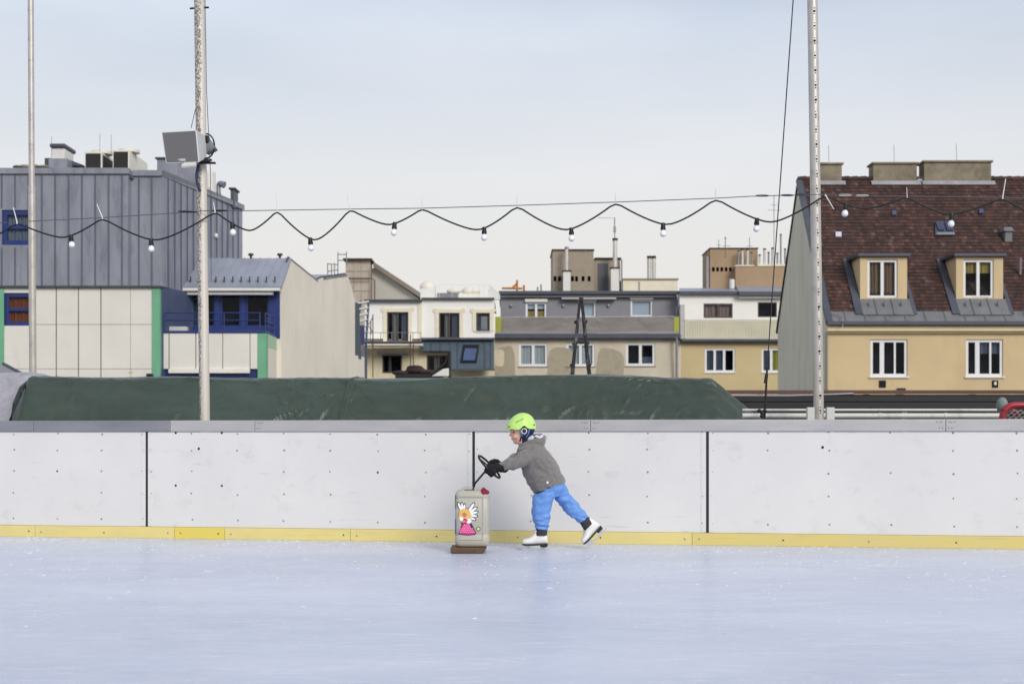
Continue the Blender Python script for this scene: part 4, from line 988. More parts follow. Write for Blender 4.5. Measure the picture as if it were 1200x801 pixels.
bx('slab_edge', 'wood_dark', p, xa, W(496,0,Yh-1.55).x, Yh-1.56, Yh-1.504, W(0,402,Yh-1.5).z, W(0,400.2,Yh-1.5).z)
mb = MB()
for z in (389.5, 400): mb.tube([W(430,z,Yh-1.4), W(493,z,Yh-1.4)], .02, 6)
for px in (434,446,459,471,484,493): mb.tube([W(px,389.5,Yh-1.4), W(px,401,Yh-1.4)], .018, 6)
mb.build('balcony_rail', mt['alu_dark'], p)
bx('lower_awning', 'alu_dark', p, W(442,0,Yh-.5).x, W(478,0,Yh-.5).x, Yh-.6, Yh-.05, W(0,414.5,Yh-.5).z, W(0,411.5,Yh-.5).z, bevel=.03)
mb = MB()
for px, a, b_ in ((437,368,442),(434.5,376,392),(481,392,432),(484.5,403,430)): mb.tube([W(px,a,Yh-1.6), W(px,b_,Yh-1.6)], .03, 6)
mb.tube([W(437,409,Yh-1.6), W(481,408,Yh-1.6)], .035, 6); mb.tube([W(437,372,Yh-1.6), W(431,381,Yh-1.6), W(437,389,Yh-1.6)], .03, 6)
mb.build('brown_frame_post', mt['brown_rail'], p)
# dark mansard strip
a, b_, c, d = W(527,432,Yh-1.1), W(580.5,432,Yh-1.1), W(580.5,398,Yh-.12), W(494,398,Yh-.12)
mb = MB(); mb.prism([W(527,432,Yh-1.1), W(579,432,Yh-1.1), W(579,398,Yh-.12), W(527,398,Yh-.12)], (0,.1,-.03)); mb.prism([W(494,411,Yh-.55), W(526.8,411,Yh-.55), W(526.8,398,Yh-.12), W(494,398,Yh-.12)], (0,.1,-.03))
for px in (505,516,527,536,568,575): 
    a, b_ = W(px, 432 if px > 526 else 411, Yh-1.13 if px > 526 else Yh-.58), W(px, 398, Yh-.15); mb.tube([a, b_], .03, 5)
ms = mb.build('mansard_roof', mt['slate'], p)
bx('mansard_edge', 'zinc_dark', p, W(493,0,Yh-.3).x, xb2, Yh-.4, Yh-.12, W(0,398,Yh-.3).z, W(0,395.6,Yh-.3).z)
bx('mansard_gutter', 'zinc_dark', p, W(526,0,Yh-1.2).x, W(579.5,0,Yh-1.2).x, Yh-1.3, Yh-1.05, W(0,434,Yh-1.2).z, W(0,431.6,Yh-1.2).z)
f = lambda py: Yh-1.1+(432-py)/34*.98
mb = MB(); mb.prism([W(539.5,424.5,f(424.5)-.03), W(558.5,424.5,f(424.5)-.03), W(561.5,404,f(404)-.03), W(543,404,f(404)-.03)], (0,-.08,.02)); sk_ = mb.build('roof_window', mt['room'], ms)
mb = MB(); mb.prism([W(542.5,422,f(422)-.13), W(556.5,422,f(422)-.13), W(559,408,f(408)-.13), W(545,408,f(408)-.13)], (0,-.02,.005)); mb.build('roof_window_glass', mt['skylight'], sk_)
# roof clutter
mb = MB(); mb.box(W(492.5,0,86).x, W(510,0,86).x, 86, 87, W(0,352,86).z, W(0,338,86).z); hd = mb.build('duct_base', mt['fur_box'], p, bevel=.03)
mb = MB(); c = W(501.5,337,86.5); mb.ell(c, .5, .5, .42); mb.build('round_cowl', mt['ac_body'], hd, smooth=True)
mb = MB(); c = W(528,341.5,86.5)
for px in range(513, 537, 2): mb.box(W(px,0,86).x, W(px+.9,0,86).x, 86, 86.05, W(0,351,86).z, W(0,343,86).z)
mb.box(W(512,0,86).x, W(537,0,86).x, 86.06, 86.4, W(0,352,86).z, W(0,343,86).z); mb.build('roof_grille', mt['alu_dark'], p)
mb = MB(); mb.ell(W(532,341,86.3), .45, .4, .2); mb.ell(W(549,341.5,86.3), .4, .4, .3); mb.ell(W(556,341.5,86.3), .35, .4, .25); mb.box(W(542,0,86).x, W(561,0,86).x, 86, 86.8, W(0,352,86).z, W(0,343.5,86).z); mb.build('roof_cover', mt['ac_body'], p, smooth=True)
mb = MB()
for px in (515,530,541,562,567,573): mb.tube([W(px,352,85.5), W(px,333.5,85.5)], .012, 5)
mb.tube([W(512,333.5,85.5), W(575,333.5,85.5)], .012, 5); mb.build('roof_rail', mt['fur_box'], p)
mb = MB(); mb.prism([W(574,351,85), W(586,351,85), W(586,345,85), W(574,333,85)], (0,.3,0)); mb.build('party_wall_top', mt['fur_box'], p)
# ladder-like metal stair in front of it
p = thing('metal_stair', 'pale metal stair climbing beside the edge of the beige firewall', 'stair', W(421,520,73))
mb = MB()
for k in range(7):
    t = k/6; y = 73+k*.12
    a, b_ = W(lerp(414.5,419,t), lerp(400,356,t), y), W(lerp(428,432,t), lerp(396,354,t), y); mb.hexa([a, b_, b_+Vector((0,.5,0)), a+Vector((0,.5,0)), a+Vector((0,0,.09)), b_+Vector((0,0,.09)), b_+Vector((0,.5,.09)), a+Vector((0,.5,.09))])
mb.build('tread', mt['fur_box'], p)
mb = MB(); mb.tube([W(416,402,73.2), W(423,352,74)], .06, 6); mb.tube([W(429,402,73.2), W(432,352,74)], .06, 6); mb.tube([W(429,520,73.4), W(429,402,73.3)], .06, 6); mb.tube([W(417,520,73.4), W(417,402,73.3)], .06, 6); mb.build('stringer', mt['bluegrey'], p)
mb = MB(); mb.prism([W(414,404,72.9), W(427,404,72.9), W(427,381,72.9), W(416,381,72.9)], (0,.06,0)); mb.build('blue_guard', M('navy_guard_sheet', (56,62,110), .6), p)
# covered terrace furniture
p = thing('covered_furniture', 'dark maroon cover over terrace furniture below the white house', 'furniture cover', W(485,445,70))
mb = MB(); yy = 70
for px, py, rx, rz in ((470,437,.45,.13),(487,434,.5,.2),(500,436,.5,.14),(512,438,.5,.1),(486,430,.4,.1)): mb.ell(W(px,py,yy), rx, .5, rz)
mb.build('cover', mt['maroon'], p, fuse=(.04, 2))
mb = MB(); mb.box(W(464,0,yy).x, W(520,0,yy).x, yy-.4, yy+.4, G, W(0,438,yy).z); mb.build('base', mt['black'], p)
p = thing('side_arm_parasol', 'dark parasol arm with pale folded cloth beside the maroon cover', 'parasol', W(527,445,69.5))
mb = MB(); mb.tube([W(527,520,69.5), W(527,411,69.5)], .07, 8); mb.tube([W(527,411,69.5), W(522,425,69.4), W(508,437,69.4)], .05, 8); mb.build('arm', mt['black'], p, smooth=True)
mb = MB(); mb.prism([W(505,441,69.2), W(526,441,69.2), W(526,431,69.2), W(519,432,69.2)], (0,.25,0)); mb.build('folded_cloth', mt['fur_box'], p, bevel=.06)
# ------------------------------------------------------------------ beige house
p = thing('beige_patched_house', 'dirty beige house with plaster patches and a grey set back terrace storey', 'house', (5, 90, G))
Yh = 85.0
xa, xb2 = W(578.5,0,Yh).x, W(797,0,Yh).x; zl = W(0,397,Yh).z
ws = [R4(608,402,641.5,429,Yh), R4(663.5,402,697,429,Yh), R4(733.5,401.5,767.5,428.5,Yh)]
mb = MB(); wall(mb, xa, xb2, G, zl, Yh, ws, .2); mb.build('lower_wall', mt['beige'], p)
window(p, ws[0], Yh, 'frame_white', (.5,), .14, cur='curtain_white', sill='concrete'); window(p, ws[1], Yh, 'frame_white', (.5,), .14, cur='curtain_white', sill='concrete')
window(p, ws[2], Yh, 'frame_white', (.5,), .14, cur='curtain_grey', cur_r=[(.5,1,0,.4)], sill='concrete')
def blob(px0, px1, py0, py1, seed, top=True):
    pts = []; n = 30
    cx, cy = (px0+px1)/2, (py0+py1)/2
    for k in range(n):
        t = 2*PI*k/n; c, s = math.cos(t), math.sin(t); e = .55
        x = cx + (px1-px0)/2*math.copysign(abs(c)**e, c)*(1+.12*noise.noise((c*1.5+seed, s*1.5, 0))); y = cy - (py1-py0)/2*math.copysign(abs(s)**e, s)*(1+.15*noise.noise((c*1.5, s*1.5+seed, 4)))
        q = W(x, y, Yh-.012); pts.append(q)
    return pts
for a in ((641,674,407,470,1),(699,731,408,470,5),(580,604,406,470,9)): mb = MB(); mb.prism(blob(*a), (0,.008,0)); mb.build('plaster_patch', mt['patch'], p)
mb = MB(); mb.prism(blob(579,591,409,429,12), (0,-.006,0)); mb.build('pale_patch', M('pale_patch', (206,196,172), .9), p)
bx('ledge_slab', 'zinc_dark', p, xa, xb2, Yh-.4, Yh+3.2, zl+.003, W(0,391.5,Yh).z, bevel=.03)
bx('ledge_top', 'alu_dark', p, xa+.1, xb2-.1, Yh-.3, Yh+3.0, W(0,391.4,Yh).z, W(0,389.4,Yh).z, bevel=.02)
Yu = 88.0
xc, xd = W(586.5,0,Yu).x, W(795.5,0,Yu).x
us = [R4(616,354,640.5,374,Yu), R4(680,353,698,372,Yu), R4(739,351,764.5,371,Yu)]
mb = MB(); wall(mb, xc, xd, W(0,395,Yu).z, W(0,345.5,Yu).z, Yu, us, .2)
mb.quad((xc,Yu,W(0,395,Yu).z),(xc,Yu+9,W(0,395,Yu).z),(xc,Yu+9,W(0,346,Yu).z),(xc,Yu,W(0,346,Yu).z)); mb.quad((xd,Yu,W(0,395,Yu).z),(xd,Yu+9,W(0,395,Yu).z),(xd,Yu+9,W(0,346,Yu).z),(xd,Yu,W(0,346,Yu).z))
mb.build('upper_wall', mt['grey_render'], p)
window(p, us[0], Yu, 'frame_white', (.5,), .12, cur=['blind_white','curtain_yellow'], cur_r=[(0,1,.62,1),(0,1,0,.5)]); window(p, us[1], Yu, 'frame_white', (), .1, cur='blind_white'); window(p, us[2], Yu, 'frame_white', (), .1, cur='blind_white')
for r in us: bx('shutter_box', 'awning', p, r[0]-.05, r[1]+.05, Yu-.14, Yu-.004, r[3]+.004, r[3]+.2, bevel=.02)
mb = MB(); mb.box(xc-.1, xd+.05, Yu-.5, Yu+9, W(0,345.6,Yu).z, W(0,341.5,Yu).z); mb.build('roof_slab', mt['zinc_dark'], p, bevel=.03)
mb = MB(); mb.box(xc, xd, Yu-.3, Yu-.1, W(0,348.5,Yu).z, W(0,345.8,Yu).z); mb.build('gutter', mt['grey_render'], p)
mb = MB(); mb.box(W(658,0,Yu-.3).x, W(722,0,Yu-.3).x, Yu-.45, Yu-.1, W(0,350.6,Yu-.4).z, W(0,348.6,Yu-.4).z); mb.build('rolled_awning', mt['alu'], p, bevel=.02)
mb = MB()
for px in (599,660,713): c = W(px,358,Yu-.06); mb.ell(c, .1, .08, .12)
mb.build('wall_lamp', mt['alu_dark'], p, smooth=True)
# terrace screen
mb = MB(); x0, x1 = W(588.5,0,Yh-.2).x, W(789.5,0,Yh-.2).x; z0, z1 = W(0,390.5,Yh-.2).z, W(0,372.3,Yh-.2).z; n = 120; m_ = 8
vs = []
for i in range(n+1):
    for j in range(m_+1):
        x = lerp(x0,x1,i/n); z = lerp(z0,z1,j/m_); vs.append((x, Yh-.2+.06*noise.noise((x*.9, z*4, 1))+.03*noise.noise((x*3+z*3, z*6, 7)), z - .06*noise.noise((x*.4,3,3))*(j/m_)))
mb.add(vs, [(i*(m_+1)+j, (i+1)*(m_+1)+j, (i+1)*(m_+1)+j+1, i*(m_+1)+j+1) for i in range(n) for j in range(m_)]); mb.build('balcony_screen', mt['screen'], p, smooth=True)
mb = MB()
for px in range(589, 791, 25): mb.tube([W(px,391,Yh-.1), W(px,371.5,Yh-.1)], .02, 6)
mb.tube([W(588.5,371.8,Yh-.1), W(790,370.8,Yh-.1)], .026, 8); mb.build('balcony_rail', mt['steel'], p)
for a, b_ in ((580.3,588),(789.8,796)): bx('privacy_panel', 'lime', p, W(a,0,Yh-.1).x, W(b_,0,Yh-.1).x, Yh-.12, Yh-.06, W(0,391,Yh-.1).z, W(0,371,Yh-.1).z)
mb = MB(); mb.tube([W(794.5,345,Yh+1), W(794.5,372,Yh+.6), W(793,396,Yh-.45), W(793,520,Yh-.1)], .07, 8); mb.build('downpipe', mt['alu_dark'], p, smooth=True)
# rooftop block
bk_ = MB(); yb = 91.0; x0, x1, x2 = W(647.5,0,yb).x, W(695.5,0,yb).x, W(727,0,yb).x; zr = W(0,342,yb).z-.4
vh = [R4(a, 323.5, a+3.6, 329.5, yb) for a in (648.6,654,659,664.5,669,673.8,681.5,688.5)]
wall(bk_, x0, x1, zr, W(0,293.5,yb).z, yb, vh, .3)
bk_.box(x0, x1, yb+.31, yb+4, zr, W(0,293.5,yb).z); bk_.box(x1+.003, x2, yb+.25, yb+3.4, zr, W(0,303,yb).z)
ro = bk_.build('rooftop_block', mt['concrete'], p)
for h in vh: mb = MB(); mb.box(h[0], h[1], yb+.29, yb+.308, h[2], h[3]); mb.build('vent_recess', mt['room'], ro)
mb = MB(); mb.box(x0-.06, x1+.06, yb-.1, yb+4.1, W(0,293.5,yb).z+.002, W(0,292,yb).z); mb.box(x1+.065, x2+.08, yb+.1, yb+3.5, W(0,303,yb).z+.002, W(0,301.4,yb).z); mb.build('block_coping', mt['wood_dark'], ro, bevel=.02)
mb = MB(); mb.box(W(701,0,yb).x, W(713,0,yb).x, yb+.2, yb+.248, zr, W(0,308,yb).z); mb.build('grey_door', M('grey_steel_door', (84,84,92), .6), ro)
for (a, b_, top, pa, pb, ptop, cap2) in ((660,668.5,318,662.3,666.3,289,0),(716,725.5,314.5,718.5,723.8,279,1)):
    yy = 90.0; o = bx('white_chimney', 'fur_box', p, W(a,0,yy).x, W(b_,0,yy).x, yy, yy+.6, zr, W(0,top,yy).z)
    bx('chimney_cap', 'wood_dark', o, W(a-1,0,yy).x, W(b_+1.2,0,yy).x, yy-.06, yy+.66, W(0,top,yy).z+.002, W(0,top-1.6,yy).z, bevel=.02)
    c = (W(pa,0,yy).x+W(pb,0,yy).x)/2; r = (W(pb,0,yy).x-W(pa,0,yy).x)/2; mb = MB(); mb.cyl((c,yy+.3,W(0,top-1.5,yy).z), (c,yy+.3,W(0,ptop+2,yy).z), r); mb.build('flue', mt['pipe_steel'], o, smooth=True)
    mb = MB(); mb.cyl((c,yy+.3,W(0,ptop+2,yy).z), (c,yy+.3,W(0,ptop-.5,yy).z), r*1.25); mb.build('flue_cap', mt['wood_dark'] if cap2 else mt['alu_dark'], o, smooth=True)
mb = MB(); yy = 90.2
mb.tube([W(720.3,280,yy), W(720.3,255,yy)], .035, 6); mb.tube([W(701,255.3,yy), W(720.3,255.3,yy)], .014, 5); mb.box(W(718.8,0,yy).x, W(721.8,0,yy).x, yy-.1, yy+.1, W(0,272,yy).z, W(0,265.5,yy).z)
mb.build('roof_antenna', mt['alu_dark'], p)
lb = bx('low_roof_block', mt['cream'], p, W(730,0,yb).x, W(794,0,yb).x, yb, yb+3, zr, W(0,328,yb).z); bx('low_block_coping', 'concrete', p, W(729,0,yb).x, W(795,0,yb).x, yb-.08, yb+3.1, W(0,328,yb).z+.002, W(0,326,yb).z, bevel=.02)
for px in (760.8, 766.2):
    c = W(px,0,yb+1).x; mb = MB(); mb.cyl((c,yb+1,W(0,326,yb).z), (c,yb+1,W(0,298.5,yb).z), .13); o = mb.build('flue_pipe', mt['pipe_steel'], p, smooth=True)
    mb = MB(); mb.cyl((c,yb+1,W(0,300.5,yb).z), (c,yb+1,W(0,297.6,yb).z), .15); mb.build('flue_cap', mt['wood_dark'], o, smooth=True)
mb = MB()
for px, a, b_ in ((630,343,336),(634,343,333),(728.5,340,304),(749,340,330)): mb.tube([W(px,a,yb), W(px,b_,yb)], .05, 6)
mb.build('thin_vent_pipe', mt['alu_dark'], p)
p = thing('timber_hoist', 'small orange timber frame standing on the beige house roof', 'timber frame', W(606,344,90))
mb = MB(); yy = 89.0
for a, b_ in (((588,337.5),(612,337.8)),((606,328),(606,343)),((600.5,337),(606,332)),((614,334),(614,343))): mb.tube([W(*a,yy), W(*b_,yy)], .07, 4)
mb.build('beam', mt['orange_wood'], p)
# ------------------------------------------------------------------ yellow house
p = thing('yellow_balcony_house', 'yellow house with white top storey behind a long pale balcony rail', 'house', (16, 90, G))
xa, xb2 = W(797.3,0,Yh).x, W(934,0,Yh).x; zl = W(0,401,Yh).z
ws = [R4(826,408,861.5,436,Yh), R4(892.5,408,921,436,Yh)]
mb = MB(); wall(mb, xa, xb2, G, zl, Yh, ws, .2); mb.build('lower_wall', mt['yellow_render'], p)
window(p, ws[0], Yh, 'frame_white', (.33,.64), .12, cur=['curtain_grey','curtain_grey'], cur_r=[(.05,.33,0,1),(.34,.62,0,1)], sill='frame_white'); window(p, ws[1], Yh, 'frame_white', (.4,), .12, cur=['curtain_grey','curtain_lime'], cur_r=[(0,.4,0,1),(.42,1,0,1)], sill='frame_white')
bx('ledge_slab', 'zinc_dark', p, xa+.003, xb2, Yh-.4, Yh+2.2, zl+.003, W(0,397.3,Yh).z, bevel=.04)
Yu = 87.0
us = [R4(824.5,355.5,858.5,372.5,Yu), R4(888,354,910.5,371.5,Yu)]
mb = MB(); wall(mb, xa+.2, xb2, W(0,399,Yu).z, W(0,345,Yu).z, Yu, us, .2); mb.quad((xa+.2,Yu,W(0,399,Yu).z),(xa+.2,Yu+9,W(0,399,Yu).z),(xa+.2,Yu+9,W(0,345,Yu).z),(xa+.2,Yu,W(0,345,Yu).z)); mb.build('upper_wall', mt['white_render'], p)
window(p, us[0], Yu, 'frame_dark', (.5,), .1, cur='curtain_pink'); window(p, us[1], Yu, 'frame_dark', (), .07)
mb = MB(); mb.prism([W(796,344.5,Yu-.3), W(865,344.5,Yu-.3), W(865,341,Yu-.3), W(796,341,Yu-.3)], (0,.3,0)); mb.build('roof_edge', mt['zinc_dark'], p)
mb = MB(); mb.prism([W(866,346,Yu-.5), W(935,346,Yu-.5), W(935,341.5,Yu-.5), W(866,341.5,Yu-.5)], (0,.3,0)); mb.build('gutter', mt['zinc_dark'], p)
mb = MB(); mb.prism([W(796,341,Yu-.3), W(865,341,Yu-.3), W(865,337.5,90), W(796,337.5,90)], (0,.01,-.05)); mb.prism([W(866,341.4,Yu-.5), W(935,341.4,Yu-.5), W(935,334.5,89.5), W(862,334.5,89.5)], (0,.01,-.05)); mb.build('roof_sheet', mt['roof_zinc'], p)
bx('awning_box', 'awning', p, W(866.5,0,Yu-.2).x, W(920,0,Yu-.2).x, Yu-.3, Yu-.02, W(0,349.5,Yu-.2).z, W(0,346.4,Yu-.2).z, bevel=.02)
mb = MB(); yy = Yh-.25
for py in (374.8, 395.5): mb.tube([W(802,py,yy), W(932,py,yy)], .03, 8)
px = 803
while px < 932: mb.tube([W(px,375,yy), W(px,395.5,yy)], .013, 5); px += 3.0
mb.build('balcony_rail', M('cream_rail', (206,202,180), .6), p)
bx('balcony_panel', M('cream_rail_panel', (212,208,186), .7, 0, .05, 1), p, W(802,0,yy).x, W(932,0,yy).x, yy+.04, yy+.06, W(0,395.3,yy).z, W(0,376,yy).z)
bx('privacy_screen', 'alu', p, W(796.8,0,Yh).x, W(802,0,Yh).x, Yh-.2, Yh+2, W(0,397,Yh).z, W(0,357,Yh).z)
yb = 90.0; zr = W(0,340,yb).z-.4
vh = [R4(a, 313, a+3.4, 318, yb) for a in (834.3,839.3,844.2,849.2,854.2,859)]
mb = MB(); x0, x1 = W(832,0,yb).x, W(888,0,yb).x; wall(mb, x0, x1, zr, W(0,291.5,yb).z, yb, vh, .3); mb.box(x0, x1, yb+.31, yb+3.5, zr, W(0,291.5,yb).z); ro = mb.build('chimney_block', mt['tan'], p)
for h in vh: mb = MB(); mb.box(h[0], h[1], yb+.29, yb+.308, h[2], h[3]); mb.build('vent_recess', mt['room'], ro)
mb = MB(); mb.box(x0-.05, x1+.05, yb-.07, yb+3.6, W(0,291.5,yb).z+.002, W(0,290.2,yb).z); mb.build('block_coping', mt['wood_dark'], ro, bevel=.02)
bx('block_side_pipe', 'alu_dark', ro, x0-.2, x0-.05, yb+.1, yb+.3, zr, W(0,300,yb).z)
mb = MB(); yy = 89.2; x0, x1 = W(862,0,yy).x, W(934,0,yy).x; mb.box(x0, x1, yy, yy+.79, zr, W(0,312,yy).z); rl = mb.build('low_chimney_block', mt['tan'], p)
mb = MB(); mb.box(x0-.03, W(884,0,yy).x, yy-.06, yy+.7, W(0,312,yy).z+.002, W(0,310.6,yy).z); mb.box(W(888,0,yy).x, x1, yy-.06, yy+.7, W(0,312,yy).z+.002, W(0,309.4,yy).z); mb.build('block_coping', mt['cream'], rl, bevel=.01)
for px, r, t, m_ in ((865.3,.055,294,'alu_dark'),(870,.085,292.5,'pipe_steel'),(876,.085,292.5,'pipe_steel'),(881,.05,296,'alu_dark'),(890.3,.07,299,'pipe_steel'),(896,.085,292,'pipe_steel'),(900.7,.06,296,'alu_dark'),(905.5,.085,291,'pipe_steel'),(911,.06,297,'alu_dark'),(915,.055,275,'alu_dark'),(920,.06,292,'alu_dark'),(926,.06,296,'alu_dark')):
    c = W(px,0,yy+.3).x; mb = MB(); mb.cyl((c,yy+.3,W(0,312,yy).z), (c,yy+.3,W(0,t,yy).z), r); o = mb.build('flue_pipe', mt[m_], rl, smooth=True)
    mb = MB(); mb.cyl((c,yy+.3,W(0,t,yy).z), (c,yy+.3,W(0,t-1.6,yy).z), r*1.2); mb.build('flue_cap', mt['wood_dark'], o, smooth=True)
mb = MB(); mb.cyl(W(857.8,338.5,88.9), W(857.8,328,88.9), .17); mb.ell(W(857.8,328,88.9), .17,.17,.06); mb.build('white_vent', mt['fur_box'], p, smooth=True)
mb = MB(); yy = 89.0
for a, b_, r in (((842.3,291),(842.3,281),.02),((850,302),(850,277),.025),((878.4,292),(878.4,278),.02),((840,287),(845,287.4),.012),((846,288),(856,288),.012),((875,288.5),(882,288),.012),((848,279.5),(852,279),.012),((907,310),(907,229),.02),((900,246),(915,246.6),.012),((903,240),(911,240.4),.01)):
    mb.tube([W(*a,yy), W(*b_,yy)], r, 5)
mb.build('tv_antenna', mt['wire'], p)
# ------------------------------------------------------------------ ochre house with tiled roof
p = thing('tiled_roof_house', 'ochre house with brown tiled roof, two dormers and a grey roughcast gable', 'house', (18, 54, G))
Yh = 50.0; XL = W(970,0,Yh).x; XR = 30.0
zE = W(0,378,Yh).z; yR = 55.05; zR = W(0,210.5,yR).z; yB = 59.4; zB = W(0,385,yB).z
yE = Yh-.22
zw = W(0,388.5,Yh).z
ws = [R4(1020+112*k,397.5,1063.5+112*k,441,Yh) for k in range(4)]
mb = MB(); wall(mb, XL, XR, G, zw, Yh, ws, .22); mb.build('front_wall', mt['ochre'], p)
mb = MB(); mb.prism([(XL,Yh+.001,G),(XL,Yh+.001,zE),(XL,yR,zR-.1),(XL,yB,zB),(XL,yB,G)], (.3,0,0)); mb.build('gable_wall', mt['gable'], p)
mb = MB(); mb.prism([(XL-.02,Yh-.02,G),(XL-.02,Yh+.35,G),(XL-.02,Yh+.35,zw),(XL-.02,Yh-.02,zw)], (.05,0,0)); mb.build('corner_strip', M('pale_corner_render', (176,166,144), .9, 0, .08), p)
for k, r in enumerate(ws):
    window(p, r, Yh, 'frame_white', ((.32,.16),(.67,.07)), .1, cur=(['curtain_grey'] if k % 2 else None), cur_r=[(.4,1,.62,1)] if k % 2 else None, sill='frame_white')
mb = MB(); mb.box(XL-.05, XR, Yh-.2, Yh+.05, zw+.003, W(0,382,Yh).z); mb.box(XL-.02, XR, Yh-.1, Yh-.003, zw-.07, zw); mb.build('cornice', mt['cornice'], p, bevel=.012)
mb = MB(); zg = W(0,381.8,Yh).z
mb.prism([(XL-.08,Yh-.36,zg+.02),(XL-.08,Yh-.3,zg-.0),(XL-.08,Yh-.12,zg),(XL-.08,Yh-.1,zg+.16),(XL-.08,Yh-.36,zg+.14)], (XR-XL,0,0)); mb.build('gutter', mt['zinc_dark'], p)
for px0, px1, c2 in ((1030,1038,None),(1162.5,1169.5,1)):
    r = R4(px0, 445.5, px1, 453.8, Yh); o = bx('wall_vent', 'room', p, r[0], r[1], Yh-.03, Yh-.004, r[2], r[3], bevel=.005)
    if c2: bx('vent_flap', 'fur_box', o, lerp(r[0],r[1],.3), lerp(r[0],r[1],.7), Yh-.045, Yh-.032, lerp(r[2],r[3],.35), lerp(r[2],r[3],.8))
r = R4(1051,454.5,1060.5,460,Yh); bx('dark_wall_box', 'chain_dark', p, r[0], r[1], Yh-.1, Yh-.004, r[2], r[3], bevel=.01)
# roof deck and tiles
sl = Vector((0, yR-yE, zR-zE)); SLN = sl.length; sdir = sl/SLN; snor = Vector((0, -sdir.z, sdir.y))
def RP(x, s, h=0): return Vector((x, yE, zE)) + sdir*s + snor*h
mb = MB(); mb.prism([RP(XL-.06,0,-.02), RP(XL-.06,SLN,-.02), (XL-.06,yB+.15,zB-.1), (XL-.06,yB+.1,zB-.2), RP(XL-.06,SLN,-.16), RP(XL-.06,.1,-.14)], (XR-XL,0,0)); rf = mb.build('roof', M('roof_underlay', (52,38,36), .9), p)
mb = MB(); tw, ts = .15, .185; s = .52; row = 0
while s < SLN-.08:
    x = XL + (.086 if row % 2 else 0); col = 0
    while x < XR-4:
        j, h = random.uniform(-.008,.008), random.uniform(-.005,.007); g = .004
        a, b_, c, d = RP(x+g,s+j,.034+h), RP(x+tw-g,s+j,.034+h), RP(x+tw-g,min(s+ts+.02,SLN),.012), RP(x+g,min(s+ts+.02,SLN),.012)
        e, f_ = RP(x+g,s+j,.012+h), RP(x+tw-g,s+j,.012+h)
        mb.add([a,b_,c,d,e,f_], [(0,1,2,3),(4,5,1,0)]); x += tw; col += 1
    s += ts; row += 1
mb.build('roof_tiles', mt['tile'], rf)
mb = MB(); x = XL-.04
while x < XR-4: mb.tube([Vector((x,yR,zR+.02)), Vector((x+.33,yR,zR+.03))], [.10,.12], 8); x += .33
mb.build('ridge_tiles', mt['tile'], rf, smooth=True)
mb = MB(); mb.hexa([RP(XL-.1,.0,-.1), RP(XL+.12,.0,-.1), RP(XL+.12,SLN,-.1), RP(XL-.1,SLN,-.1), RP(XL-.1,.0,.045), RP(XL+.12,.0,.055), RP(XL+.12,SLN,.055), RP(XL-.1,SLN,.045)]); mb.build('verge_flashing', mt['zinc_dark'], rf)
mb = MB(); mb.hexa([RP(XL,-.02,.0), RP(XR,-.02,.0), RP(XR,.52,.0), RP(XL,.52,.0), RP(XL,-.02,.03), RP(XR,-.02,.03), RP(XR,.53,.03), RP(XL,.53,.03)])
x = XL+.6
while x < XR: mb.hexa([RP(x-.015,0,.031), RP(x+.015,0,.031), RP(x+.015,.5,.031), RP(x-.015,.5,.031), RP(x-.015,0,.06), RP(x+.015,0,.06), RP(x+.015,.5,.06), RP(x-.015,.5,.06)]); x += .7
mb.build('eaves_flashing', mt['apron'], rf)
